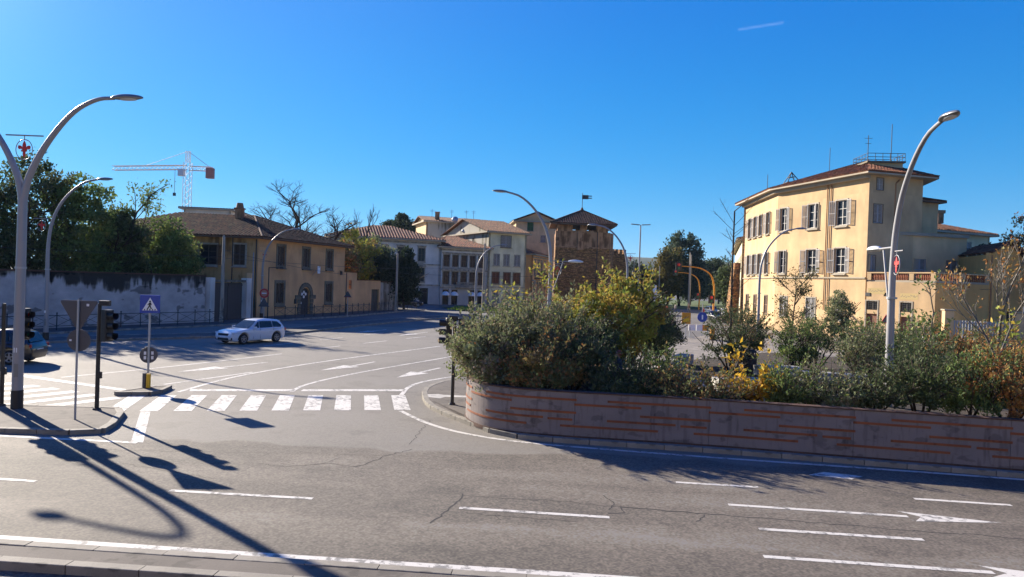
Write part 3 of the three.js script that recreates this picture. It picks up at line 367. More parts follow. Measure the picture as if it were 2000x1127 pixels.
// ---------- stained garden wall at the left with its gate
{
  T.streak = tex(1024, 256, (u, v, i, j) => { const y = v * 4.1, x = u * 40, drip = fbm(u * 150, v * 2.5, 150, 201, 4), big = fbm(u * 14, v * 3, 14, 211, 4), edge = 3.35 + 0.9 * (big - 0.5) * 2 + 1.3 * (drip - 0.5), m = sm(edge - 0.22, edge + 0.3, y), low = sm(0.62, 0.7, fbm(u * 40, v * 6, 40, 221, 4)) * 0.4, k = 0.88 + 0.12 * (fbm(u * 60, v * 8, 60, 231, 4) - 0.5) * 2; const g = k * (1 - 0.72 * m - low * 0.8) + 0.05 * (hash(i, j, 2) - 0.5); return [g, g * 0.985, g * (0.97 - 0.05 * m)]; }, { sx: 40, sy: 4.1 });
  M.stained = std([0.56, 0.54, 0.52], 0.95, { map: T.streak, bumpMap: T.rough, bumpScale: 0.008 });
  const o = thing('garden_wall', 'long grey garden wall streaked with black grime below the trees', 'wall', [-31, 0, -50]); o.userData.kind = 'thing';
  const F = face(o, [-45, -24.8], [-25.9, -60.6]);
  F.add('wall', wallGeo(F.L, 4.0, 0.4, []), M.stained, 0, 0); F.add('coping', mbox([box(F.L, 0.1, 0.56, F.L / 2, 4.05, -0.2)]), M.cap, 0, 0);
  for (const s of [26.3]) F.add('downpipe', cyl(0.05, 0.05, 3.9, 0, 0, 0.05, 8), M.iron, s, 0, 0);
  const g = thing('garden_gate', 'tall dark double gate between pale posts beside the ochre house', 'gate', [-25.4, 0, -64.5]), H = face(g, [-25.85, -60.8], [-24.95, -68.6]);
  H.add('gate_post', planarUV(chamfer(0.75, 3.9, 0.6, 0.03)), M.paleGrey, 0.4, 1.95); H.add('gate_post', planarUV(chamfer(0.9, 3.9, 0.6, 0.03)), M.paleGrey, 6.9, 1.95); H.add('gate_post', planarUV(chamfer(0.3, 4.4, 0.5, 0.03)), M.ochre, 7.5, 2.2);
  for (const x of [2.2, 4.9]) { const lf = H.group('gate_leaf', x, 0, -0.1); mesh('panel', box(2.6, 3.4, 0.05, 0, 1.75, 0), M.darkWood, lf); for (let k = -4; k <= 4; k++) mesh('board', box(0.26, 3.3, 0.03), M.darkWood, lf, [k * 0.285, 1.75, 0.042]); for (const y of [0.25, 1.75, 3.25]) mesh('rail', box(2.55, 0.16, 0.03), M.darkWood, lf, [0, y, 0.075]); }
  H.add('lintel', planarUV(box(5.6, 0.2, 0.5)), M.serena, 3.55, 3.62);
}
// ---------- pale grey three-storey pair far behind the car
function palazzo(name, label, A, B, he, depth, rows, xs, wallM, roofM, opt = {}) {
  const L = Math.hypot(B[0] - A[0], B[1] - A[1]), ux = (B[0] - A[0]) / L, uz = (B[1] - A[1]) / L, nx = -uz, nz = ux, D = [B[0] - nx * depth, B[1] - nz * depth], E = [A[0] - nx * depth, A[1] - nz * depth];
  const o = thing(name, label, opt.category ?? 'building', [(A[0] + B[0]) / 2, 0, (A[1] + B[1]) / 2]), F = face(o, A, B), S = face(o, B, D), W = face(o, E, A), K = face(o, D, E);
  const holes = []; for (const r of rows) for (const x of (r.xs ?? xs)) holes.push([x, r.y, r.w, r.h, r.arch]);
  F.add('wall', wallGeo(L, he, 0.35, holes), wallM, 0, 0);
  const sideH = opt.sideHoles ?? []; S.add('wall', wallGeo(depth, he, 0.35, []), opt.sideM ?? wallM, 0, 0); W.add('wall', wallGeo(depth, he, 0.35, sideH.map(h => h.slice(0, 4))), opt.leftM ?? opt.sideM ?? wallM, 0, 0); K.add('wall', wallGeo(L, he, 0.35, []), wallM, 0, 0);
  for (const h of sideH) win(W, h[0], h[1], h[2], h[3], { sill: false, shutters: 'closed', smat: h[4] ?? M.shutterDark });
  for (const r of rows) for (const x of (r.xs ?? xs)) if (r.door) { const g = F.group('shopfront', x, r.y); mesh('glass', box(r.w, r.h * 0.95, 0.03, 0, r.h / 2, 0), M.glass, g, [0, 0, -0.25]); mesh('door_frame', mbox([box(0.09, r.h, 0.08, -r.w / 2 + 0.05, r.h / 2, 0), box(0.09, r.h, 0.08, r.w / 2 - 0.05, r.h / 2, 0), box(r.w, 0.09, 0.08, 0, r.h * 0.72, 0)]), M.frameDark, g, [0, 0, -0.2]); if (r.awning) { const s = new THREE.SphereGeometry(r.w / 2 + 0.15, 14, 6, 0, Math.PI, 0, Math.PI / 2); mesh('awning', s, M.signWhite, g, [0, r.h - 1.05, 0.02]); } } else win(F, x, r.y, r.w, r.h, { surround: r.surround ?? 0.16, stone: r.stone ?? M.lightStone, hood: r.hood, shutters: r.shutters, smat: r.smat, sill: r.sill, frame: M.frameDark, depth: 0.25 });
  for (const b of (opt.bands ?? [])) F.add('string_course', planarUV(box(L + 0.1, b[1], 0.16)), b[2] ?? M.lightStone, L / 2, b[0], 0.075);
  if (opt.base) F.add('base', wallGeo(L, opt.base, 0.06, holes.filter(h => h[1] < opt.base).map(h => [h[0], Math.max(h[1], 0.001), h[2] + 0.02, Math.min(h[3] + 0.02, opt.base - h[1] - 0.05)])), M.greyBase, 0, 0, 0.075);
  // roof
  const v = 0.75, q = [[A, -1, 1], [B, 1, 1], [D, 1, -1], [E, -1, -1]].map(([p, a, b]) => [p[0] + (ux * a + nx * b) * v, he, p[1] + (uz * a + nz * b) * v]), rise = opt.rise ?? 2.2, half = (depth + 2 * v) / 2, mid = (s, t) => [A[0] + ux * s - nx * t, he + rise, A[1] + uz * s - nz * t], c = { step: 0.5, course: 0, r: 0.12 };
  mesh('cornice', slab(q.map(p => [p[0] - o.position.x, p[2] - o.position.z]), he - 0.28, he - 0.02), M.cornice, o);
  if (opt.gable) { const r0 = mid(-v, depth / 2), r1 = mid(L + v, depth / 2); slope(o, 'roof', [q[0], q[1], r1, r0], roofM, c); slope(o, 'roof', [q[2], q[3], r0, r1], roofM, c); for (const [Fc, sgn] of [[S, 1], [W, -1]]) Fc.add('gable', wallGeo(0, 0, 0.3, [], [[0, he - 0.02], [depth, he - 0.02], [depth / 2, he + rise - 0.2]]), opt.leftM ?? opt.sideM ?? wallM, 0, 0); }
  else if (opt.endGable) { const r0 = mid(L / 2, -v), r1 = mid(L / 2, depth + v); slope(o, 'roof', [q[1], q[2], r1, r0], roofM, c); slope(o, 'roof', [q[3], q[0], r0, r1], roofM, c); F.add('gable', wallGeo(0, 0, 0.35, (opt.gableHoles ?? []), [[0, he], [L, he], [L / 2, he + rise - 0.25]]), wallM, 0, 0); for (const h of (opt.gableHoles ?? [])) win(F, ...h, { shutters: 'closed', smat: M.shutterGreen, sill: false }); }
  else { const k = Math.min(half, L / 2 - 0.2), r0 = mid(k - v, depth / 2), r1 = mid(L - k + v, depth / 2); slope(o, 'roof', [q[0], q[1], r1, r0], roofM, c); slope(o, 'roof', [q[1], q[2], r1], roofM, c); slope(o, 'roof', [q[2], q[3], r0, r1], roofM, c); slope(o, 'roof', [q[3], q[0], r0], roofM, c); }
  return { o, F, W, S };
}
{
  const up = { y: 7.5, w: 1.15, h: 2.3, hood: 'flat' }, mid = { y: 3.95, w: 1.2, h: 2.4, hood: 'arch' };
  const a = palazzo('white_palazzo', 'pale three-storey building at the left with a low red tiled roof', [-31, -121], [-12.75, -126.2], 11.3, 16, [up, mid, { y: 0.02, w: 1.5, h: 2.8, door: 1, sill: false, xs: [9, 12.6, 16.2] }], [2.4, 5.6, 8.8, 12, 15.6], M.paleGrey, M.tile, { bands: [[3.35, 0.28], [6.95, 0.22], [10.7, 0.3]], base: 3.2, rise: 2.6 });
  const b = palazzo('white_palazzo', 'pale three-storey building with arched window hoods and half-round shop awnings', [-12.6, -126], [-4.55, -129.6], 10.3, 15, [{ ...up, y: 6.75, h: 2.1 }, { ...mid, y: 3.6, h: 2.3 }, { y: 0.02, w: 1.15, h: 2.7, door: 1, awning: 1, xs: [1.0, 2.65, 5.9, 7.6] }], [1.0, 2.65, 4.3, 5.95, 7.6], M.paleGrey, M.tile, { bands: [[3.05, 0.3], [6.2, 0.22], [9.7, 0.28]], base: 2.95, rise: 2.3 });
  b.F.add('balcony', mbox([box(3.2, 0.18, 0.8, 0, 0, 0.4), ...Array.from({ length: 14 }, (_, i) => box(0.09, 0.7, 0.09, -1.5 + i * 0.23, 0.45, 0.72)), box(3.2, 0.12, 0.16, 0, 0.85, 0.72)]), M.lightStone, 4.3, 3.15, 0);
  const c = palazzo('cream_house', 'tall cream house with a grey stained side wall and satellite dishes', [-4.5, -130], [2.4, -133.5], 13.5, 22, [{ y: 10.8, w: 2.0, h: 2.0, xs: [3.5], surround: 0.12, stone: M.serena, shutters: 'closed' }, { y: 7.4, w: 1.1, h: 2.0, xs: [1.7, 3.7, 5.9], surround: 0.1, shutters: 'closed' }, { y: 4.1, w: 1.4, h: 2.0, xs: [1.6, 3.9, 5.9], surround: 0.12, stone: M.serena, shutters: 'closed', smat: M.wood }, { y: 0.5, w: 1.2, h: 2.2, xs: [1.7, 3.9, 5.9], surround: 0.12, shutters: 'closed' }], [], M.cream, M.tileDark, { leftM: M.sideGrey, rise: 2.9, gable: 1, sideHoles: [[15, 11.2, 1.0, 1.4], [9, 11, 0.8, 1.2]], bands: [[3.4, 0.16]] });
  for (const [x, y, z, r] of [[-12.2, 17.3, -148, 0.85], [-9.8, 14.6, -141, 0.6]]) { const s = new THREE.SphereGeometry(r, 14, 6, 0, Math.PI * 2, 0, 0.9); s.rotateX(1.2); mesh('satellite_dish', merge([s, tube(V(0, 0, 0), V(0, -1.4, -0.2), 0.05)]), M.steel, c.o, [x - c.o.position.x, y - 0.6, z - c.o.position.z]); }
  const d = palazzo('rear_house', 'grey rendered house end with a peach strip rising behind the white buildings', [-18.6, -152], [-6.5, -156], 16.8, 12, [], [], M.sideGrey, M.tileDark, { rise: 1.4, leftM: M.peach, gable: 1 });
  mesh('chimney', mbox([box(0.9, 1.8, 0.9, 0, 0.9, 0), box(1.1, 0.12, 1.1, 0, 1.85, 0)]), M.brick, d.o, [-4, 17, 0]); for (const x of [-5.5, -1.2, 2, 3.6]) mesh('aerial', merge([tube(V(0, 0, 0), V(0, 2.4, 0), 0.04), tube(V(-0.5, 2.1, 0), V(0.5, 2.1, 0), 0.025), tube(V(-0.4, 1.8, 0), V(0.4, 1.8, 0), 0.025)]), M.iron, d.o, [x, 17.4, -3]);
  const e = palazzo('gabled_house', 'tall peach house with green shutters in its gable, left of the tower', [0.46, -174], [10.6, -175], 19.4, 14, [{ y: 14.4, w: 1.2, h: 1.6, xs: [6.7], surround: 0.05, shutters: 'closed', smat: M.shutter }, { y: 17.0, w: 1.5, h: 2.1, xs: [3.5], surround: 0.05, shutters: 'closed', smat: M.shutterGreen }, { y: 9, w: 1.2, h: 1.8, xs: [2.2, 6], surround: 0.05, shutters: 'closed' }], [], M.peach, M.tileDark, { endGable: 1, rise: 2.3 });
  const f = palazzo('villa', 'small ornate yellow villa with tall windows between cream house and tower', [3.8, -138], [7.4, -150], 10.0, 7, [{ y: 6.0, w: 0.9, h: 2.6, xs: [1.6, 4.3, 7, 9.7], hood: 'flat', surround: 0.14, shutters: 'closed', smat: M.shutterDark }, { y: 1.6, w: 1.0, h: 2.5, xs: [1.6, 4.3, 7, 9.7], hood: 'arch', surround: 0.14 }], [], M.ochre, M.tile, { bands: [[4.9, 0.25], [9.4, 0.3]], rise: 1.3 });
  f.F.add('balcony', mbox([box(8, 0.16, 0.9, 0, 0, 0.45), ...Array.from({ length: 26 }, (_, i) => box(0.05, 0.9, 0.05, -3.9 + i * 0.31, 0.5, 0.85)), box(8, 0.08, 0.1, 0, 0.98, 0.85)]), M.iron, 5.6, 5.3, 0);
  const h = palazzo('modern_block', 'flat-roofed modern block peeping over the ochre house roof', [-59, -128], [-51, -129], 15.7, 12, [{ y: 13.2, w: 6.2, h: 1.6, xs: [4], surround: 0, sill: false }], [], M.paleGrey, M.tileDark, { rise: 0.4, leftM: M.sideGrey });
}
// ---------- the medieval tower
{
  const o = thing('tower', 'square brown rubble-stone tower with a pyramid tiled roof and open loft', 'tower', [14.3, 0, -154.5]);
  const Z = 1.63, hh = h => 4.4 + (h - 4.4) * Z, sc = ps => ps.map(([x, z]) => [x * Z, z * Z]);
  const pts = sc([[5.35, -91.6], [12.35, -92.2], [13.1, -94.0], [12.9, -99.2], [5.6, -98.8]]), fs = pts.map((p, i) => face(o, p, pts[(i + 1) % 5])), h1 = hh(9.1), h2 = hh(11.15), h3 = hh(12.2);
  fs.forEach((F, i) => { F.add('stone_wall', wallGeo(F.L, h1, 0.8, []), M.rubble, 0, 0); F.add('brick_wall', wallGeo(F.L, h2 - h1, 0.7, []), M.brick, 0, h1, -0.08); });
  const hi = sc([[5.55, -91.8], [12.1, -92.35], [12.2, -99], [5.75, -98.6]]), gs = hi.map((p, i) => face(o, p, hi[(i + 1) % 4]));
  gs.forEach((F, i) => { const k = F.L / 6.6; F.add('loft_wall', wallGeo(F.L, h3 - h2, 0.6, i % 2 ? [[2 * k, 0.3, 1.1 * k, 1.3], [4.6 * k, 0.3, 1.1 * k, 1.3]] : [[2.45 * k, 0.3, 1.0 * k, 1.3], [4.45 * k, 0.3, 1.25 * k, 1.3]]), M.brick, 0, h2, 0); });
  mesh('loft_floor', slab(hi.map(([x, z]) => [x - 14.3, z + 154.5]), h2 - 0.2, h2 + 0.02), M.brick, o);
  fs[0].add('buttress', planarUV(chamfer(1.3, 3.6, 0.35, 0.05)), M.brick, 5.2, h2 - 2.0, 0.08); fs[0].add('slit', box(0.8, 2.2, 0.2), M.black, 1.5, 8.6, -0.06); fs[0].add('downpipe', cyl(0.09, 0.09, h2, 0, 0, 0, 8), M.iron, 8.8, 0.1, 0.11); fs[0].add('string_course', planarUV(box(fs[0].L, 0.3, 0.2)), M.brick, fs[0].L / 2, h1 + 0.05, 0.08);
  const e = h3 - 0.05, q = sc([[4.6, -90.7], [13.1, -91.3], [13.2, -100], [4.8, -99.6]]).map(([x, z]) => [x, e, z]), ap = [8.95 * Z, hh(14.25), -95.4 * Z];
  for (let i = 0; i < 4; i++) { slope(o, 'roof', [q[i], q[(i + 1) % 4], ap], M.tileDark, { step: 0.5, r: 0.16, course: 0.8 }); ridge(o, q[i], ap, M.tileDark, 0.22); }
  mesh('soffit', slab(q.map(p => [p[0] - 14.3, p[2] + 154.5]), e - 0.3, e - 0.13), M.soffit, o);
  mesh('weather_vane', merge([tube(V(0, 0, 0), V(0, 3.8, 0), 0.07), box(1.4, 0.9, 0.06, 0.6, 2.9, 0), box(0.8, 0.2, 0.06, 1.65, 3.15, 0), box(0.8, 0.2, 0.06, 1.65, 2.7, 0)]), M.iron, o, [0.28, ap[1], -1.0]); mesh('finial', cyl(0.45, 0.2, 0.8, 0, 0, 0, 10), M.tileDark, o, [0.28, ap[1] - 0.2, -1.0]);
  const w = thing('crenellated_wall', 'battlemented stone wall piece just behind the tower', 'wall', [24, 0, -166]); w.userData.kind = 'thing'; const F = face(w, [21.6, -165], [26.4, -167]); F.add('stone_wall', wallGeo(F.L, 11.8, 0.8, []), M.rubble, 0, 0); for (let k = 0; k < 5; k++) F.add('merlon', planarUV(box(0.6, 1.1, 0.8)), M.rubble, 0.4 + k * 1.08, 12.3, -0.4);
}
// ---------- the big butter-yellow building at the right
{
  const A = [33, -67], B = [29.3, -80], D = [30.4, -94.4], E = [39.2, -69.1], o = thing('yellow_palazzo', 'large butter-yellow three-storey building with open grey shutters and roof terrace', 'building', [35, 0, -80]);
  const he = 15.6, F = face(o, B, A), G = face(o, D, B), X = face(o, A, E);
  const L1 = F.L, f1 = [[3.5, 1.5], [7.65, 1.5], [12.4, 1.15]].map(([s, w]) => [L1 - s, w]);
  const hole1 = [], top = 11.1, midy = 6.45; for (const [x, w] of f1) hole1.push([x, top, w, 2.45], [x, midy, w, 2.4]); const gr = [[L1 - 3.6, 1.15], [L1 - 7.5, 1.35], [L1 - 11.9, 1.15]]; for (const [x, w] of gr) hole1.push([x, 1.75, w, 2.1]);
  F.add('wall', wallGeo(L1, he, 0.45, hole1), M.butter, 0, 0);
  f1.forEach(([x, w], i) => { win(F, x, top, w, 2.45, { surround: 0.14, stone: M.lightStone, shutters: i === 1 ? 'half' : 'open', cols: 2, rows: 3 }); win(F, x, midy, w, 2.4, { surround: 0.14, stone: M.lightStone, shutters: i === 2 ? 'half' : 'open', cols: 2, rows: 3 }); });
  for (const [x, w] of gr) win(F, x, 1.75, w, 2.1, { surround: 0.13, stone: M.lightStone, shutters: 'closed', smat: M.shutter, sill: false });
  const gx = [G.L - 3.7, G.L - 6.9, G.L - 9.4, G.L - 12.0], hole2 = []; for (const x of gx) hole2.push([x, top, 1.3, 2.45], [x, midy, 1.3, 2.4]); for (const x of [G.L - 3.4, G.L - 8.2, G.L - 12]) hole2.push([x, 1.75, 1.3, 2.1]);
  G.add('wall', wallGeo(G.L, he, 0.45, hole2), M.butter, 0, 0); for (const x of gx) { win(G, x, top, 1.3, 2.45, { surround: 0.13, shutters: 'open' }); win(G, x, midy, 1.3, 2.4, { surround: 0.13, shutters: 'open' }); } for (const x of [G.L - 3.4, G.L - 8.2, G.L - 12]) win(G, x, 1.75, 1.3, 2.1, { surround: 0.13, shutters: 'closed', smat: M.shutterBrown, sill: false });
  const xh = [[1.25, 14.25, 0.8, 1.1], [1.15, 11.15, 1.1, 1.75], [0.62, 6.6, 0.85, 1.5]]; X.add('wall', wallGeo(X.L, he, 0.45, xh), M.butter, 0, 0); for (const [x, y, w, h] of xh) win(X, x, y, w, h, { shutters: 'closed', surround: 0.05, sill: false });
  for (const [Fc, L] of [[F, L1], [G, G.L]]) { Fc.add('string_course', planarUV(box(L + 0.04, 0.14, 0.14)), M.cornice, L / 2, 5.95, 0.065); Fc.add('cornice', planarUV(box(L + 0.3, 0.32, 0.5)), M.cornice, L / 2, he - 0.16, 0.25); }
  for (const s of [4.98, 5.5]) F.add('downpipe', cyl(0.05, 0.05, 12.6, 0, 0, 0, 8), M.brick, L1 - s, 2.7, 0.09);
  F.add('junction_box', box(0.45, 0.6, 0.14), M.serena, L1 - 9.1, 6.2, 0.07);
  pipe(o, [[36.4, 15.4, -68.0], [36.0, 15.0, -68.0], [36.0, 6.5, -68.0]], 0.07, M.brick);
  const corner = face(o, [31.4, -95.4], D); corner.add('quoin', mbox([box(1.5, he, 0.5, 0.7, he / 2, 0)]), M.rubble, 0, 0, 0.0);
  mesh('tower_buttress', (() => { const s = new THREE.Shape([[0, 0], [1.5, 0], [0.7, 8], [0, 8]].map(p => new THREE.Vector2(...p))); return planarUV(new THREE.ExtrudeGeometry(s, { depth: 1.4, bevelEnabled: false })); })(), M.rubble, o, [30.2 - 35, 0, -95.2 + 80], Math.PI);
  // rear walls and roof
  const bk = [[39.2, -69.1], [43, -84], [40, -97], [31.4, -95.4]]; for (let i = 0; i < 3; i++) { const q = face(o, bk[i], bk[i + 1]); q.add('wall', wallGeo(q.L, he, 0.4, []), M.butter, 0, 0); }
  const ev = [[29.3, he, -95.6], [28.3, he, -80], [32.3, he, -65.9], [40.2, he, -68.2], [44.0, he, -84], [40.5, he, -98]], rA = [36, 18.1, -73.5], rB = [36.2, 18.1, -88];
  mesh('soffit', slab(ev.map(p => [p[0] - 35, p[2] + 80]), he + 0.005, he + 0.14), M.cornice, o);
  const lift = ev.map(p => [p[0], he + 0.27, p[2]]);
  slope(o, 'roof', [lift[0], lift[1], rB], M.tileRed); slope(o, 'roof', [lift[1], lift[2], rA], M.tileRed); { slope(o, 'roof', [lift[1], rA, rB], M.tileRed, { course: 0 }); }
  slope(o, 'roof', [lift[2], lift[3], rA], M.tileRed); slope(o, 'roof', [lift[3], lift[4], rB, rA], M.tileRed); slope(o, 'roof', [lift[4], lift[5], rB], M.tileRed); slope(o, 'roof', [lift[5], lift[0], rB], M.tileRed);
  // roof terrace with its railing, aerials, pyramid skylight
  const tb = [[34.4, -70.2], [37.6, -69.9], [38.0, -73.0], [34.6, -73.4]]; mesh('stair_turret', prismBlock(tb, 15.7, 17.3, o), M.butter, o); mesh('turret_slab', prismBlock(tb.map(([x, z]) => [36.1 + (x - 36.1) * 1.12, -71.8 + (z + 71.8) * 1.12]), 17.3, 17.46, o), M.serena, o);
  { const l = [], rp = tb.map(([x, z]) => V(36.1 + (x - 36.1) * 1.08 - 35, 0, -71.8 + (z + 71.8) * 1.08 + 80)); for (let i = 0; i < 4; i++) { const a = rp[i], b = rp[(i + 1) % 4]; for (const y of [17.85, 18.2]) l.push(tube(V(a.x, y, a.z), V(b.x, y, b.z), 0.028)); for (let k = 0; k < 5; k++) { const p = a.clone().lerp(b, k / 5); l.push(tube(V(p.x, 17.43, p.z), V(p.x, 18.23, p.z), 0.025)); } } mesh('railing', merge(l), M.iron, o); }
  { const l = [tube(V(2.2, 17.4, 8.6), V(2.2, 21.4, 8.6), 0.035), tube(V(-0.6, 16.5, 9.6), V(-0.6, 20, 9.6), 0.035), tube(V(-1.0, 19.7, 9.6), V(-0.2, 19.7, 9.6), 0.02), tube(V(-0.9, 19.2, 9.6), V(-0.3, 19.2, 9.6), 0.02), tube(V(-5.2, 15.9, -5), V(-5.2, 18.2, -5), 0.035), tube(V(-1.0, 17, 2), V(-1.0, 20.2, 2), 0.03)]; mesh('aerial', merge(l), M.iron, o); }
  { const l = [], a = V(-4.4, 17.7, 0.2), c = [V(-5.0, 16.5, 0.8), V(-3.7, 16.6, 0.8), V(-3.7, 16.6, -0.5), V(-5.0, 16.5, -0.5)]; c.forEach((p, i) => { l.push(tube(p, a, 0.05), tube(p, c[(i + 1) % 4], 0.05), tube(p.clone().lerp(a, 0.5), c[(i + 1) % 4].clone().lerp(a, 0.5), 0.035)); }); mesh('pyramid_skylight', merge(l), M.iron, o); }
  // low block with terrace and balustrade
  const Tt = thing('terrace_block', 'low yellow block with two brown doors and a terracotta balustrade on top', 'building', [36, 0, -64]), tA = [33.05, -66.85], tG = [36, -61], tE = [41.6, -62.6], T1 = face(Tt, tA, tG), T2 = face(Tt, tG, tE);
  const dh = [[0.6, 0.15, 1.15, 2.5], [3.95, 0.15, 1.05, 2.4], [0.6, 3.0, 1.15, 0.82], [3.95, 2.97, 1.05, 0.82], [2.12, 4.29, 0.72, 0.32]];
  T1.add('wall', wallGeo(T1.L, 5.6, 0.45, dh), M.butter, 0, 0); T2.add('wall', wallGeo(T2.L, 5.6, 0.45, []), M.orange, 0, 0);
  for (const [x, y, w, h] of dh.slice(0, 2)) { const g = T1.group('door', x, y); mesh('leaf', mbox([box(w, h, 0.05, 0, h / 2, 0), ...[-0.25, 0.25].flatMap(q => [0.25, 0.7].map(r => box(w * 0.36, h * 0.3, 0.03, q * w, h * r, 0.035)))]), M.wood, g, [0, 0, -0.2]); mesh('handle', box(0.05, 0.2, 0.06), M.steel, g, [w * 0.38, 1.05, -0.14]); mesh('surround', ring(w, 3.65, 0.12, 0.05), M.lightStone, g, [0, 0.01, -0.012]); }
  for (const [x, y, w, h] of dh.slice(2)) win(T1, x, y, w, h, { sill: false, grille: 1, rows: 1, frame: M.frameDark });
  { const g = T1.group('wall_vent', -0.0 + 0.25, 4.28); mesh('grating', box(0.5, 0.3, 0.05), M.iron, g, [-0.1, 0.15, 0.03]); }
  mesh('roof_slab', prismBlock([[33.1, -67.0], tG.map((v, i) => v + [0.0, 0.12][i]), tE, [41.8, -69.5]], 5.6, 5.78, Tt), M.cornice, Tt);
  for (const [Fc, n] of [[T1, 3], [T2, 2]]) { const L = Fc.L; Fc.add('handrail', planarUV(chamfer(L, 0.12, 0.3, 0.02)), M.butter, L / 2, 6.44, -0.1); for (let k = 0; k <= n; k++) Fc.add('pier', planarUV(box(0.42, 0.6, 0.26)), M.butter, clamp(L * k / n, 0.22, L - 0.22), 6.08, -0.1); const bg = cached('baluster', () => new THREE.LatheGeometry([[0.05, 0], [0.08, 0.05], [0.05, 0.12], [0.085, 0.28], [0.05, 0.48], [0.08, 0.55], [0.05, 0.6]].map(p => new THREE.Vector2(...p)), 7)); for (let k = 0; k < n; k++) for (let j = 0; j < 9; j++) Fc.add('baluster', bg, M.terracotta, L * k / n + 0.36 + (L / n - 0.72) * (j + 0.5) / 9, 5.78, -0.1); }
  // graffiti on the render
  const gf = tex(256, 128, (u, v) => 1); { const cv = document.createElement('canvas'); cv.width = 256; cv.height = 96; const c = cv.getContext('2d'); c.fillStyle = '#e2cb94'; c.fillRect(0, 0, 256, 96); c.strokeStyle = '#8d8780'; c.lineWidth = 6; c.font = 'bold 54px sans-serif'; const R = rng(5); for (let k = 0; k < 7; k++) { c.beginPath(); c.moveTo(12 + k * 34, 20 + R() * 50); c.bezierCurveTo(20 + k * 34, R() * 90, 40 + k * 34, R() * 90, 30 + k * 34 + R() * 20, 20 + R() * 55); c.stroke(); } const t = new THREE.CanvasTexture(cv); t.colorSpace = THREE.SRGBColorSpace; const m = std([0.62, 0.58, 0.5], 0.9, { map: t }); for (const [x, y] of [[1.0, 4.75], [4.2, 4.35]]) T1.add('graffiti', new THREE.PlaneGeometry(1.7, 0.55), m, x, y, 0.006); }
  // recessed first-floor block behind the terrace
  const Uf = thing('set_back_block', 'plain apricot upper block with two shuttered windows behind the balustrade', 'building', [41, 0, -70]), U1 = face(Uf, [36.4, -68.4], [44.2, -70.0]), uh = [[2.75, 5.9, 1.4, 2.1], [6.3, 5.9, 1.4, 2.1]];
  U1.add('wall', wallGeo(U1.L, 10.2, 0.4, uh), M.peach, 0, 0); for (const [x, y, w, h] of uh) win(U1, x, y, w, h, { shutters: 'closed', sill: false, surround: 0.08, stone: M.peach }); U1.add('parapet', planarUV(box(U1.L + 0.2, 0.3, 0.6)), M.cornice, U1.L / 2, 10.35, -0.1);
  mesh('roof_slab', prismBlock([[36.4, -68.6], [44.2, -70.2], [45, -80], [40, -80]], 9.9, 10.15, Uf), M.cornice, Uf); const U2 = face(Uf, [44.2, -70.0], [45, -80]); U2.add('wall', wallGeo(U2.L, 10.2, 0.4, []), M.peach, 0, 0);
  // orange gabled house
  const og = thing('orange_outbuilding', 'narrow orange gabled outbuilding with an arched window', 'building', [43, 0, -66]), O1 = face(og, [41.65, -62.7], [45.4, -63.6]), O2 = face(og, [45.4, -63.6], [47.4, -71.6]), O3 = face(og, [43.6, -70.7], [41.65, -62.7]);
  O1.add('wall', wallGeo(0, 0, 0.4, [[2.4, 1.7, 0.75, 1.7, true]], [[0, 0], [O1.L, 0], [O1.L, 7.9], [O1.L * 0.5, 9.3], [0, 8.4]]), M.orange, 0, 0); win(O1, 2.4, 1.7, 0.72, 1.4, { sill: false, frame: M.frameDark }); O2.add('wall', wallGeo(O2.L, 7.9, 0.4, []), M.orange, 0, 0); O3.add('wall', wallGeo(O3.L, 8.3, 0.4, []), M.orange, 0, 0);
  O1.add('downpipe', cyl(0.06, 0.06, 8, 0, 0, 0, 8), M.brick, 0.15, 0.2, 0.09);
  { const p0 = O1.P(-0.3, 8.5, 0.5).map((v, i) => v + og.position.toArray()[i]), pr = O1.P(O1.L * 0.5, 9.5, 0.5).map((v, i) => v + og.position.toArray()[i]), p1 = O1.P(O1.L + 0.5, 7.95, 0.5).map((v, i) => v + og.position.toArray()[i]), bk = p => [p[0] + 2, p[1], p[2] - 8.2]; slope(og, 'roof', [p1, bk(p1), bk(pr), pr], M.tileDark, { step: 0.3 }); slope(og, 'roof', [bk(p0), p0, pr, bk(pr)], M.tileDark, { step: 0.3 }); }
  // long rear wing
  const rw = palazzo('rear_wing', 'long pale wing with a low dark roof behind the yellow building', [42.5, -84], [61, -92], 12.6, 12, [{ y: 10.0, w: 1.1, h: 1.4, xs: [4.4, 10.2, 16], surround: 0.1, shutters: 'closed' }, { y: 6.4, w: 1.1, h: 1.8, xs: [4.4, 10.2, 16], surround: 0.1, shutters: 'closed' }], [], M.cream, M.tileDark, { rise: 1.9 });
  mesh('chimney', mbox([box(0.7, 1.3, 0.7, 0, 0.6, 0), box(0.95, 0.4, 0.95, 0, 1.4, 0)]), M.brick, rw.o, [1.2, 13.6, -1.5]); mesh('chimney', mbox([box(0.6, 1.1, 0.6, 0, 0.5, 0), box(0.8, 0.3, 0.8, 0, 1.15, 0)]), M.brick, rw.o, [0.0, 13.6, -1.2]);
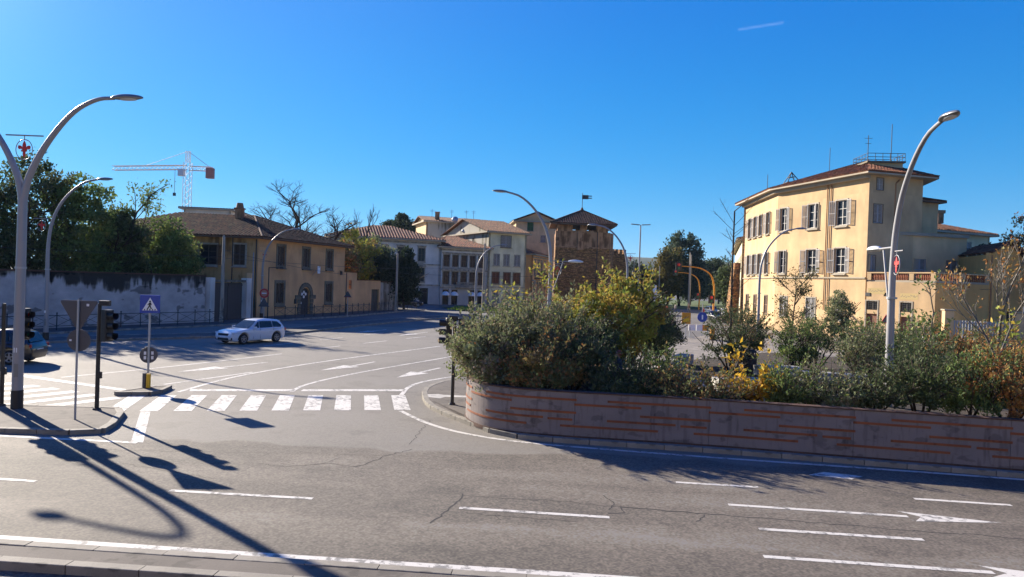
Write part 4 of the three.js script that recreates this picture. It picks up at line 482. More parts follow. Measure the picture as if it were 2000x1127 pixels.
  const sb = thing('stair_block', 'small square yellow block with overhanging eaves behind the roof terrace', 'building', [42, 0, -76]); const sq = [[39.6, -72.4], [43.4, -73.6], [43, -79], [39.6, -78]]; mesh('wall', prismBlock(sq, 0, 14.0, sb), M.butter, sb); { const e = sq.map(([x, z]) => [41.4 + (x - 41.4) * 1.3, 14.02, -75.7 + (z + 75.7) * 1.22]); mesh('soffit', slab(e.map(p => [p[0] - 42, p[2] + 76]), 13.98, 14.1), M.soffit, sb); const q = e.map(p => [p[0], 14.2, p[2]]), ap = [41.4, 15.0, -75.7]; for (let i = 0; i < 4; i++) slope(sb, 'roof', [q[i], q[(i + 1) % 4], ap], M.tileDark, { course: 0 }); }
  // building further down the street, beyond the yellow one
  palazzo('street_house', 'cream house down the street beyond the yellow building', [46.4, -150], [33.6, -105.5], 12.0, 10, [{ y: 7.4, w: 1.1, h: 2.2, shutters: 'closed' }, { y: 3.6, w: 1.1, h: 2.2, shutters: 'closed' }], [3, 9, 15, 21, 27, 33, 39, 44], M.cream, M.tileDark, { rise: 1.6 });
}

// ---------- the building the view is taken from: its sunlit front faces the junction and throws light back
{
  const xs = Array.from({ length: 18 }, (_, i) => 3 + i * 5);
  palazzo('viewpoint_building', 'sunlit cream building behind the viewpoint, facing the junction', [45, 28], [-46, 28], 17, 14, [{ y: 11.6, w: 1.3, h: 2.4, shutters: 'open' }, { y: 6.6, w: 1.3, h: 2.4, shutters: 'open' }, { y: 1.4, w: 1.4, h: 2.4, shutters: 'closed' }], xs, std([0.72, 0.56, 0.37], 0.92, { map: T.plaster }), M.tile, { rise: 2.5, bands: [[5.4, 0.3], [10.4, 0.25]] });
}

// ================================================================= street furniture
const lilyGeo = (() => {                                     // red lily emblem in a hoop
  const s = new THREE.Shape(); s.moveTo(0, 0.46); s.quadraticCurveTo(0.16, 0.2, 0.05, 0.02); s.quadraticCurveTo(0.14, 0.26, 0.3, 0.2); s.quadraticCurveTo(0.36, 0.02, 0.2, 0.0); s.quadraticCurveTo(0.22, 0.1, 0.09, -0.02); s.lineTo(0.16, -0.08); s.lineTo(0.06, -0.12); s.quadraticCurveTo(0.1, -0.3, 0, -0.42); s.quadraticCurveTo(-0.1, -0.3, -0.06, -0.12); s.lineTo(-0.16, -0.08); s.lineTo(-0.09, -0.02); s.quadraticCurveTo(-0.22, 0.1, -0.2, 0.0); s.quadraticCurveTo(-0.36, 0.02, -0.3, 0.2); s.quadraticCurveTo(-0.14, 0.26, -0.05, 0.02); s.quadraticCurveTo(-0.16, 0.2, 0, 0.46);
  const g = new THREE.ExtrudeGeometry(s, { depth: 0.03, bevelEnabled: false, curveSegments: 5 }); g.translate(0, 0, -0.015); return g;
})();
const hoopGeo = (() => { const g = new THREE.TorusGeometry(0.46, 0.022, 6, 24); g.scale(0.92, 1.12, 1); return g; })();
const headGeo = (() => { const g = new THREE.SphereGeometry(1, 18, 10); g.scale(0.5, 0.11, 0.19); const p = g.attributes.position; for (let i = 0; i < p.count; i++) { if (p.getY(i) < 0) p.setY(i, p.getY(i) * 0.45); const t = (p.getX(i) + 0.5); p.setZ(i, p.getZ(i) * (0.6 + 0.5 * Math.sin(t * Math.PI))); } g.computeVertexNormals(); return g; })();
// arm profiles: [reach, height]
function armGeo(prof, r0, r1) { return taperTube(prof.map(([x, y]) => V(x, y, 0)), [r0, (r0 + r1) / 2, r1], 12, 30); }
const SINGLE = [[0, 0], [0, 3], [0, 5.6], [0.13, 6.7], [0.5, 7.75], [1.2, 8.7], [2.0, 9.3], [2.75, 9.5]];
function headAt(o, x, y, s = 1) { const g = new THREE.Group(); g.name = 'lamp_head'; g.position.set(x + s * 0.42, y + 0.02, 0); g.rotation.z = s * 0.05; o.add(g); mesh('housing', headGeo, M.lampHead, g); mesh('diffuser', (() => { const q = new THREE.CylinderGeometry(0.13, 0.13, 0.02, 16); q.scale(1.9, 1, 1); return q; })(), M.lens, g, [s * 0.05, -0.045, 0]); }
function emblem(o, x, y, w) { mesh('emblem_bar', tube(V(x - w / 2, y + 0.42, 0), V(x + w / 2, y + 0.42, 0), 0.022), M.lampGrey, o); const g = new THREE.Group(); g.name = 'emblem'; g.position.set(x, y, 0); g.scale.setScalar(0.58); o.add(g); mesh('hoop', hoopGeo, M.lampGrey, g); mesh('hanger', tube(V(0, 0.5, 0), V(0, 0.72, 0), 0.02), M.lampGrey, g); mesh('lily', lilyGeo, M.red, g); }
function lamp(label, [x, z], turn, { k = 1, emb = -1, twin = false, low = 0, y = 0, prof = SINGLE, embY } = {}) {
  const o = thing('street_lamp', label, 'street lamp', [x, y, z], turn, 'curved grey street lamps');
  mesh('base_collar', cyl(0.165, 0.165, 0.55, 0, 0, 0, 16), M.black, o);
  if (twin) {
    mesh('pole', taperTube([V(0, 0.55, 0), V(0, 6.3, 0)], [0.15, 0.125], 14, 2), M.lampGrey, o);
    for (const s of [-1, 1]) { mesh('arm', armGeo([[0, 5.9], [s * 0.06, 6.5], [s * 0.24, 7.1], [s * 0.78, 8.1], [s * 1.5, 8.95], [s * 2.15, 9.3], [s * 2.6, 9.35]], 0.11, 0.055), M.lampGrey, o); headAt(o, s * 2.55, 9.35, s); }
    emblem(o, 0, 7.72, 1.1);
  } else {
    mesh('pole', armGeo(prof.map(([a, b]) => [a, Math.max(b, 0.5) * k]), 0.135, 0.055), M.lampGrey, o); headAt(o, prof.at(-1)[0] - 0.03, prof.at(-1)[1] * k);
    if (emb) emblem(o, emb * 0.42, embY ?? (low ? 5.2 : 7.0 * k - 0.3), 0.9);
    if (low) { const g = new THREE.Group(); g.name = 'low_bracket'; g.position.set(0, 0, 0); o.add(g); mesh('bracket_arm', merge([tube(V(0, 5.75, 0), V(low * 1.1, 5.75, 0), 0.035), tube(V(low * 0.1, 3.6, 0), V(low * 0.75, 5.7, 0), 0.03)]), M.lampGrey, g); mesh('bracket_head', (() => { const q = headGeo.clone(); q.scale(0.95, 1.1, 1); return q; })(), M.lens, g, [low * 1.5, 5.75, 0]); }
  }
  mesh('clamp', new THREE.CylinderGeometry(0.155, 0.155, 0.06, 14), M.steel, o, [0, 4.2, 0]); mesh('access_door', planarUV(chamfer(0.12, 0.4, 0.03, 0.01)), M.lampHead, o, [0.03, 1.15, 0.135]); mesh('sticker', box(0.1, 0.14, 0.004), M.signWhite, o, [0.0, 1.75, 0.139]);
  return o;
}
lamp('tall twin-armed grey street lamp with red lily emblem on the triangular island', [-14.66, -21.38], 0.02, { twin: true, y: 0.118 });
lamp('curved street lamp standing before the stained garden wall', [-26.9, -41.5], 0, { emb: -1, y: 0 });
lamp('curved street lamp at the corner of the ochre house', [-24.1, -69.2], 0, { emb: 0.3, k: 0.92 });
lamp('curved street lamp in front of the pale three-storey buildings', [-4.3, -85], 0, { emb: 0, k: 0.92 });
lamp('dark curved street lamp rising behind the big shrubs, arm reaching left', [2.25, -43], Math.PI, { emb: -1, low: -1, k: 1.03 });
lamp('curved street lamp just right of the tower', [9.6, -60], Math.PI * 0.86, { emb: -0.5 });
lamp('curved street lamp in front of the yellow building, arm reaching right', [20.0, -58], 0, { emb: 0 });
lamp('tall bent street lamp among the shrubs at the right', [11.6, -21.9], -1.68, { emb: 0.6, low: -1, k: 0.945, y: 0.12 });
lamp('curved street lamp out of frame whose shadow crosses the near lanes', [-19.7, -25.55], Math.PI - 0.40, { emb: 0.3, prof: [[0, 0], [0, 3], [0, 6.6], [0.15, 7.6], [0.7, 8.35], [1.6, 8.7], [3, 8.85], [4.3, 8.9]], embY: 5.5 });
{ const o = thing('twin_lamp', 'slim grey pole with two flat lamp wings between tower and park', 'street lamp', [14.8, 0, -84]); mesh('pole', taperTube([V(0, 0, 0), V(0, 11.6, 0)], [0.13, 0.07], 10, 2), M.lampGrey, o); for (const s of [-1, 1]) { const m = mesh('lamp_wing', planarUV(chamfer(1.0, 0.09, 0.36, 0.02)), M.lampHead, o, [s * 0.62, 11.65, 0]); m.rotation.z = s * 0.06; } mesh('camera_box', merge([box(1.4, 0.45, 0.4), box(0.7, 0.3, 0.4, 0, -0.5, 0)]), M.iron, o, [-0.1, 6.0, 0.1]); }

// ---------- traffic signals
const visorGeo = (() => { const g = new THREE.CylinderGeometry(0.115, 0.115, 0.24, 12, 1, true, Math.PI * 0.25, Math.PI * 1.5); g.rotateX(Math.PI / 2); g.rotateZ(Math.PI); return g; })(), lensGeo = (() => { const g = new THREE.SphereGeometry(0.1, 12, 6, 0, Math.PI * 2, 0, 0.9); g.rotateX(Math.PI / 2); g.translate(0, 0, -0.06); return g; })(), bodyGeo = planarUV(chamfer(0.3, 0.95, 0.2, 0.03));
const lensM = [std([0.22, 0.012, 0.01], 0.2), std([0.25, 0.11, 0.005], 0.2), std([0.01, 0.13, 0.05], 0.2)];
function signalHead(o, x, y, z, turn) { const g = new THREE.Group(); g.name = 'signal_head'; g.position.set(x, y, z); g.rotation.y = turn; o.add(g); mesh('housing', bodyGeo, M.black, g); for (let i = 0; i < 3; i++) { mesh('lens', lensGeo, lensM[i], g, [0, 0.3 - i * 0.3, 0.11]); mesh('visor', visorGeo, M.black, g, [0, 0.3 - i * 0.3, 0.2]); } mesh('bracket', merge([box(0.05, 0.05, 0.2, 0, 0.42, -0.14), box(0.05, 0.05, 0.2, 0, -0.42, -0.14)]), M.black, g); return g; }
function signal(label, [x, y, z], h, heads, top = true) {
  const o = thing('traffic_light', label, 'traffic light', [x, y, z], 0, 'dark traffic lights at the junction'); mesh('pole', cyl(0.062, 0.055, h, 0, 0, 0, 12), M.black, o); mesh('base_plate', cyl(0.12, 0.1, 0.06, 0, 0, 0, 12), M.black, o);
  for (const [hx, hy, hz, t] of heads) signalHead(o, hx, hy, hz, t); if (top) { const g = new THREE.Group(); g.name = 'detector'; g.position.set(top === true ? 0.16 : top, h + 0.02, 0); o.add(g); mesh('camera', planarUV(chamfer(0.3, 0.16, 0.18, 0.03)), M.black, g); mesh('stalk', tube(V(-0.16, -0.05, 0), V(0, 0, 0), 0.025), M.black, g); } mesh('push_button', chamfer(0.1, 0.2, 0.1, 0.015), M.black, o, [0.08, 1.05, 0.02]); return o;
}
signal('dark traffic light between the give-way sign and the crossing sign', [-12.4, 0.118, -21.6], 3.2, [[0.27, 2.55, 0.05, 1.25]]);
signal('dark traffic light half hidden behind the twin street lamp', [-15.35, 0.118, -22.3 + 0.6], 3.1, [[-0.42, 2.55, 0, -1.9], [0.62, 2.5, 0, 1.2]], -0.36);
signal('double-headed traffic light against the big shrub at the corner pavement', [-1.92, 0.13, -24.6], 2.95, [[-0.2, 2.5, 0.02, -1.35], [0.22, 2.5, -0.05, 1.7]], -0.05);

// ---------- signs on the islands
{
  const o = thing('give_way_sign', 'grey back of a triangular give-way sign above a round sign on one pole', 'road sign', [-12.14, 0.118, -20.1], 0.12);
  mesh('pole', cyl(0.03, 0.03, 3.36, 0, 0, 0, 10), M.steel, o);
  const s = new THREE.Shape(); s.moveTo(-0.43, 0.33); s.quadraticCurveTo(-0.5, 0.33, -0.46, 0.26); s.lineTo(-0.04, -0.46); s.quadraticCurveTo(0, -0.52, 0.04, -0.46); s.lineTo(0.46, 0.26); s.quadraticCurveTo(0.5, 0.33, 0.43, 0.33); s.closePath();
  const g1 = new THREE.ExtrudeGeometry(s, { depth: 0.02, bevelEnabled: true, bevelSize: 0.012, bevelThickness: 0.006, bevelSegments: 1 }); mesh('triangle_plate', g1, M.signBack, o, [0, 3.0, -0.065]);
  const c = new THREE.CylinderGeometry(0.31, 0.31, 0.025, 32); c.rotateX(Math.PI / 2); mesh('round_plate', c, M.signBack, o, [0.02, 2.22, -0.06]);
  for (const [w, y] of [[0.5, 3.15], [0.4, 2.8], [0.36, 2.33], [0.36, 2.1]]) mesh('bracket', box(w, 0.035, 0.02, 0, y, -0.035), M.signBack, o); mesh('maker_label', box(0.07, 0.07, 0.004), M.signWhite, o, [0.24, 3.22, -0.03]); mesh('maker_label', box(0.06, 0.05, 0.004), M.signWhite, o, [-0.2, 2.22, -0.042]);
}
{
  const o = thing('crossing_sign', 'blue square pedestrian crossing sign above a round plate on a grey pole', 'road sign', [-13.2, 0.118, -26.2], 0.42);
  mesh('pole', cyl(0.04, 0.04, 3.2, 0, 0, 0, 10), M.steel, o); mesh('box', planarUV(chamfer(0.66, 0.66, 0.2, 0.02)), M.blue, o, [0, 3.02, 0.0]);
  const f = new THREE.Group(); f.name = 'pictogram'; f.position.set(0, 3.02, 0.102); o.add(f); const tr = new THREE.Shape([[-0.25, -0.23], [0.25, -0.23], [0, 0.24]].map(p => new THREE.Vector2(...p))); mesh('white_triangle', new THREE.ExtrudeGeometry(tr, { depth: 0.004, bevelEnabled: false }), M.signWhite, f);
  const w = new THREE.Shape(); const body = [[-0.02, 0.06], [0.03, 0.06], [0.06, -0.03], [0.04, -0.045], [0.025, -0.01], [0.02, -0.06], [0.07, -0.17], [0.03, -0.18], [-0.01, -0.09], [-0.06, -0.18], [-0.1, -0.17], [-0.04, -0.06], [-0.035, -0.01], [-0.07, -0.045], [-0.085, -0.025]].map(p => new THREE.Vector2(...p)); mesh('walking_figure', merge([new THREE.ExtrudeGeometry(new THREE.Shape(body), { depth: 0.004, bevelEnabled: false }), (() => { const q = new THREE.CylinderGeometry(0.032, 0.032, 0.004, 12); q.rotateX(Math.PI / 2); q.translate(0, 0.1, 0.002); return q; })()]), M.black, f, [0, 0, 0.0055]);
  for (let k = -2; k <= 2; k++) mesh('stripe', box(0.035, 0.05, 0.003), M.black, f, [k * 0.085, -0.2, 0.006]);
  const c = new THREE.CylinderGeometry(0.3, 0.3, 0.025, 28); c.rotateX(Math.PI / 2); mesh('round_plate', c, M.signBack, o, [0, 1.15, -0.06]); const sm2 = box(0.08, 0.12, 0.01); for (const [x, y] of [[-0.12, 1.22], [0.12, 1.22], [0.12, 1.05], [-0.12, 1.05]]) mesh('reflector', sm2, M.signWhite, o, [x, y, -0.04]);
  const b = thing('hazard_marker', 'short yellow hazard marker at the foot of the crossing sign', 'road marker', [-13.1, 0.118, -25.85]); mesh('post', planarUV(chamfer(0.13, 0.52, 0.13, 0.03)), M.yellow, b, [0.1, 0.26, 0]); mesh('sleeve', planarUV(chamfer(0.12, 0.54, 0.13, 0.03)), M.signBack, b, [-0.06, 0.27, -0.03]);
}
// ---------- railings by the far pavement
function railing(label, path, step) {
  const o = thing('railing', label, 'fence', [path[0][0], 0.12, path[0][1]]); o.userData.kind = 'thing'; const cum = [0]; for (let i = 1; i < path.length; i++) cum.push(cum[i - 1] + Math.hypot(path[i][0] - path[i - 1][0], path[i][1] - path[i - 1][1]));
  const at = s => { let i = 1; while (i < cum.length - 1 && cum[i] < s) i++; const t = (s - cum[i - 1]) / (cum[i] - cum[i - 1]); return V(path[i - 1][0] + (path[i][0] - path[i - 1][0]) * t - path[0][0], 0, path[i - 1][1] + (path[i][1] - path[i - 1][1]) * t - path[0][1]); };
  const n = Math.round(cum.at(-1) / step), post = merge([cyl(0.035, 0.035, 1.12, 0, 0, 0, 8), new THREE.SphereGeometry(0.055, 8, 6).translate(0, 1.15, 0)]);
  for (let k = 0; k <= n; k++) { const p = at(cum.at(-1) * k / n); mesh('post', post, M.iron, o, p.toArray()); if (k < n) { const q = at(cum.at(-1) * (k + 1) / n), up = y => [p.clone().setY(y), q.clone().setY(y)]; mesh('rail', merge([tube(...up(1.0), 0.025), tube(...up(0.28), 0.02)]), M.iron, o); mesh('cross_bars', merge([tube(p.clone().setY(0.28), q.clone().setY(1.0), 0.014), tube(p.clone().setY(1.0), q.clone().setY(0.28), 0.014)]), M.iron, o); } }
}
railing('black crossed-bar railing along the stained garden wall', fenceA, 1.55); railing('black crossed-bar railing in front of the ochre house', fenceB, 1.6);
// ---------- tram poles, wires and small signs on the far pavement
const poleGeo = (h, r) => merge([cyl(r * 1.25, r * 0.8, h, 0, 0, 0, 10), cyl(r * 1.5, r * 1.4, 0.5, 0, 0, 0, 10)]);
function pole(label, x, z, h, r, mat, name = 'overhead_line_pole') { const o = thing(name, label, 'pole', [x, 0.1, z], 0, 'poles along the tram lane'); mesh('shaft', poleGeo(h, r), mat, o); mesh('cap', cyl(r * 0.9, r * 0.3, 0.15, 0, h, 0, 8), mat, o); return o; }
pole('pale overhead-line pole left of the dark gate', -24.75, -61.3, 7.3, 0.14, M.lightStone); pole('pale overhead-line pole at the end of the low garden wall', -14.9, -92.5, 7.4, 0.15, M.lightStone); pole('thin pole right of the dark gate', -24.2, -66.9, 6.1, 0.07, M.lampGrey); pole('pale overhead-line pole in front of the roundabout lawn', -4.1, -103, 9.6, 0.18, M.lightStone); pole('dark slim pole at the right end of the ochre house', -19.3, -83.5, 4.6, 0.06, M.iron);
{ const o = thing('bracket_pole', 'black pole with a short arm in front of the ochre house', 'pole', [-23.3, 0.12, -68.6]); mesh('shaft', merge([cyl(0.06, 0.05, 4.9, 0, 0, 0, 8), tube(V(0, 4.85, 0), V(1.3, 4.95, 0), 0.04)]), M.iron, o); mesh('camera', box(0.35, 0.14, 0.16), M.iron, o, [1.2, 4.85, 0]); }
const wire = (label, a, b, sag = 0.25) => { const A = V(...a), B = V(...b), m = A.clone().lerp(B, 0.5); m.y -= sag; const g = new THREE.TubeGeometry(new THREE.QuadraticBezierCurve3(A, m, B), 14, 0.014, 4); tag(mesh('overhead_wire', g, M.iron, scene), label, 'wire', 'overhead tram wires'); };
wire('overhead wire from the gate pole to the low wall pole', [-24.75, 5.6, -61.3], [-14.9, 5.6, -92.5]); wire('upper overhead wire from the gate pole across the ochre house', [-24.75, 6.3, -61.3], [-19.3, 4.6, -83.5], 0.5); wire('overhead wire running out of frame left of the gate pole', [-24.75, 5.7, -61.3], [-46, 5.8, -26], 0.5); wire('overhead wire from the low wall pole to the lawn pole', [-14.9, 5.8, -92.5], [-4.1, 6.3, -103], 0.2); wire('wire crossing in front of the pale buildings', [-14.9, 5.0, -92.5], [9.6, 5.5, -88], 0.4); wire('service wire along the front of the yellow building', [29.0, 5.6, -80.5], [41.2, 5.2, -61.6], 0.35);
function roadSign(label, [x, z], h, parts) { const o = thing('road_sign', label, 'road sign', [x, 0.1, z]); mesh('pole', cyl(0.035, 0.035, h, 0, 0, 0, 8), M.steel, o); for (const p of parts) { let g; if (p.disc) { g = new THREE.CylinderGeometry(p.disc, p.disc, 0.03, 24); g.rotateX(Math.PI / 2); } else if (p.tri) { const r = p.tri; const s = new THREE.Shape([[-r, -r * 0.6], [r, -r * 0.6], [0, r * 1.1]].map(q => new THREE.Vector2(...q))); g = new THREE.ExtrudeGeometry(s, { depth: 0.03, bevelEnabled: false }); } else g = box(...p.box, 0.03); mesh(p.name, g, p.mat, o, [p.x ?? 0, p.y, p.z ?? 0.05], p.turn ?? 0); } return o; }
roadSign('round red prohibition sign above a dark triangle before the ochre house', [-21.9, -63.5], 3.0, [{ name: 'disc_plate', disc: 0.42, y: 2.55, mat: M.red }, { name: 'inner_disc', disc: 0.28, y: 2.55, z: 0.062, mat: std([0.5, 0.2, 0.12], 0.6) }, { name: 'bar', box: [0.4, 0.09], y: 2.55, z: 0.08, mat: M.signWhite }, { name: 'triangle_plate', tri: 0.48, y: 1.65, mat: M.signBack }]);
roadSign('dark triangular warning sign at the right end of the ochre house', [-17.6, -77.0], 2.6, [{ name: 'triangle_plate', tri: 0.42, y: 2.3, mat: M.signBack }, { name: 'red_edge', box: [0.7, 0.05], y: 2.08, z: 0.09, mat: M.red }]);
roadSign('blue round arrow sign at the far roadworks', [17.2, -64.5], 3.0, [{ name: 'disc_plate', disc: 0.45, y: 1.75, mat: M.blue }, { name: 'arrow', box: [0.12, 0.4], y: 1.75, z: 0.07, mat: M.signWhite }]);
roadSign('orange roadworks board near the parked scooter', [14.9, -61.0], 2.0, [{ name: 'board', box: [0.75, 0.95], y: 1.75, mat: M.amber }, { name: 'white_panel', box: [0.5, 0.3], y: 1.6, z: 0.07, mat: M.yellow }]);
roadSign('slim pole with a narrow white plate beside the far crossing', [14.9, -75], 4.6, [{ name: 'plate', box: [0.4, 1.6], y: 3.7, mat: M.signWhite }]);
roadSign('small red triangular sign by the brown doors of the terrace block', [31.6, -60.5], 2.7, [{ name: 'triangle_plate', tri: 0.45, y: 2.2, mat: M.red }, { name: 'inner', tri: 0.3, y: 2.18, z: 0.084, mat: M.signBack }]);
{ const o = thing('barrier', 'white and yellow roadworks barrier boards on legs', 'barrier', [16.2, 0.1, -61.5], 0.2); for (const [x, m] of [[-0.7, M.signWhite], [0.0, M.signWhite], [0.55, M.amber]]) mesh('board', box(0.6, 0.5, 0.05), m, o, [x, 0.95, 0]); for (const x of [-0.9, 0.7]) mesh('leg', box(0.06, 1.0, 0.06), M.steel, o, [x, 0.5, 0.03]); const p = thing('hydrant_post', 'squat amber post by the roadworks barrier', 'post', [16.9, 0.1, -60]); mesh('body', merge([cyl(0.22, 0.2, 0.95, 0, 0, 0, 12), cyl(0.27, 0.12, 0.25, 0, 0.95, 0, 12)]), M.amber, p); mesh('base', cyl(0.3, 0.3, 0.12, 0, 0, 0, 12), M.black, p); }
{ // amber signal mast over the far crossing
  const o = thing('signal_mast', 'curved amber mast holding traffic lights over the far crossing', 'traffic light', [29.8, 0, -106]); o.scale.setScalar(0.9); mesh('mast', taperTube([V(0, 0, 0), V(0, 5.5, 0), V(-0.6, 7.2, 0), V(-2.2, 8.2, 0), V(-5.6, 8.5, 0)], [0.16, 0.13, 0.08], 10, 24), M.amber, o);
  for (const [x, y] of [[-5.9, 8.4], [-0.35, 3.2]]) { const g = new THREE.Group(); g.name = 'signal_head'; g.position.set(x, y, 0.1); o.add(g); mesh('backboard', planarUV(chamfer(1.0, 1.35, 0.12, 0.03)), M.black, g); mesh('red_lens', (() => { const q = new THREE.SphereGeometry(0.24, 12, 8); q.scale(1, 1, 0.3); return q; })(), std([0.75, 0.03, 0.015], 0.3), g, [0, 0.32, 0.08]); mesh('green_lens', (() => { const q = new THREE.SphereGeometry(0.2, 12, 8); q.scale(1, 1, 0.3); return q; })(), lensM[2], g, [0, -0.3, 0.08]); }
  const q = copy(o, [39.2, 0, -150], 0.1, 'second amber signal mast further along the far street', 'amber signal masts'); o.userData.group = 'amber signal masts';
}
for (const [x, z, h, l] of [[33.5, -135, 10.5, 'first tall pale mast in the far street'], [36, -146, 11.5, 'second tall pale mast in the far street'], [27.0, -160, 10, 'thin grey mast before the park trees'], [33.2, -162, 9, 'thin dark mast beside the tall cedar']]) pole(l, x, z, h, 0.13, M.lightStone, 'street_mast');
// ---------- plaza furniture
const bench = (label, x, z, w, d, h, turn) => { const o = thing('stone_bench', label, 'bench', [x, 0.12, z], turn, 'white stone benches on the plaza'); mesh('seat_block', planarUV(chamfer(w, h - 0.08, d, 0.03)), M.white, o, [0, 0.08 + (h - 0.08) / 2, 0]); mesh('plinth', planarUV(box(w - 0.15, 0.09, d - 0.15)), M.serena, o, [0, 0.045, 0]); };
bench('nearest of the three shaded stone benches beside the big shrubs', 6.9, -32.9, 2.4, 0.8, 0.6, 1.1); bench('middle of the three shaded stone benches beside the big shrubs', 8.2, -36.2, 2.2, 0.8, 0.6, 1.1); bench('farthest of the three shaded stone benches beside the big shrubs', 9.5, -39.4, 2.0, 0.8, 0.6, 1.1);
bench('sunlit white bench beside the black litter bin', 13.4, -35.8, 2.2, 0.8, 0.55, 0.1); bench('long sunlit white bench among the shrubs at the right', 15.2, -33.6, 2.9, 0.75, 0.55, -0.25); bench('sunlit white slab bench in front of the yellow leaves', 10.2, -31.2, 2.6, 0.8, 0.45, 0.15);
bench('low white bench half hidden at the foot of the right-hand sapling', 15.4, -26.8, 1.8, 0.7, 0.5, -0.2);
{ const o = thing('litter_bin', 'black cylindrical litter bin on the plaza', 'bin', [12.3, 0.12, -36.6]); mesh('body', cyl(0.3, 0.33, 0.95, 0, 0, 0, 18), M.iron, o); mesh('rim', new THREE.TorusGeometry(0.33, 0.035, 6, 20).rotateX(Math.PI / 2), M.black, o, [0, 0.96, 0]); mesh('hood', cyl(0.34, 0.22, 0.14, 0, 1.12, 0, 18), M.iron, o); mesh('hood_post', merge([box(0.04, 0.25, 0.04, -0.25, 1.05, 0), box(0.04, 0.25, 0.04, 0.25, 1.05, 0)]), M.iron, o); }
{ const o = thing('slatted_gate', 'grey slatted yard gate between cream pillars beside the orange outbuilding', 'gate', [38.5, 0.1, -58.5], -0.2); for (const x of [-2.6, 2.6]) { mesh('pillar', planarUV(chamfer(0.7, 3.2, 0.7, 0.03)), M.butter, o, [x, 1.6, 0]); mesh('pillar_cap', planarUV(box(0.85, 0.12, 0.85)), M.cornice, o, [x, 3.27, 0]); } const sl = box(0.14, 2.3, 0.05); for (let k = 0; k < 20; k++) mesh('slat', sl, M.shutter, o, [-2.1 + k * 0.222, 1.3, 0]); for (const y of [0.3, 2.3]) mesh('rail', box(4.5, 0.1, 0.06), M.shutter, o, [0, y, -0.06]); }
// ---------- tower crane far behind the trees
{
  const o = thing('tower_crane', 'white and red lattice tower crane beyond the trees', 'crane', [-96, 0, -210]), lat = (a, b, w, n) => { const A = V(...a), B = V(...b), d = B.clone().sub(A).normalize(), u = Math.abs(d.y) > 0.9 ? V(1, 0, 0) : V(0, 1, 0), s = d.clone().cross(u).normalize().multiplyScalar(w / 2), t = d.clone().cross(s).normalize().multiplyScalar(w / 2), c = [s.clone().add(t), s.clone().sub(t), s.clone().multiplyScalar(-1).sub(t), t.clone().sub(s)], l = []; for (const q of c) l.push(tube(A.clone().add(q), B.clone().add(q), 0.085, 4)); for (let k = 0; k < n; k++) { const p = A.clone().lerp(B, k / n), r = A.clone().lerp(B, (k + 1) / n); c.forEach((q, i) => l.push(tube(p.clone().add(q), r.clone().add(c[(i + 1) % 4]), 0.05, 4))); } return merge(l); };
  const wm = std([0.66, 0.62, 0.6], 0.6), rm = std([0.52, 0.36, 0.3], 0.6);
  mesh('mast', lat([0, 0, 0], [0, 36, 0], 1.8, 20), wm, o); mesh('jib', lat([-0.5, 34.6, 0], [-24, 34.2, -4], 1.2, 18), rm, o); mesh('counter_jib', lat([0.5, 34.4, 0], [7.5, 34.2, 1], 1.2, 6), wm, o); mesh('apex', lat([0, 36, 0], [0, 39.4, 0], 1.0, 4), wm, o); mesh('counterweight', planarUV(box(2.0, 3.0, 1.6)), std([0.45, 0.16, 0.12], 0.7), o, [7, 33.0, 1]); mesh('cab', planarUV(chamfer(1.6, 2.0, 1.6, 0.1)), wm, o, [-1.6, 33.0, 0.5]); mesh('tie_rods', merge([tube(V(0, 39.3, 0), V(-14, 34.9, -2.3), 0.07, 4), tube(V(0, 39.3, 0), V(6.8, 34.8, 0.9), 0.07, 4)]), wm, o); mesh('hoist_rope', tube(V(-4, 34, -0.6), V(-4, 27, -0.6), 0.07, 4), M.iron, o); mesh('hook_block', box(0.7, 0.9, 0.5), M.iron, o, [-4, 26.7, -0.6]);
}

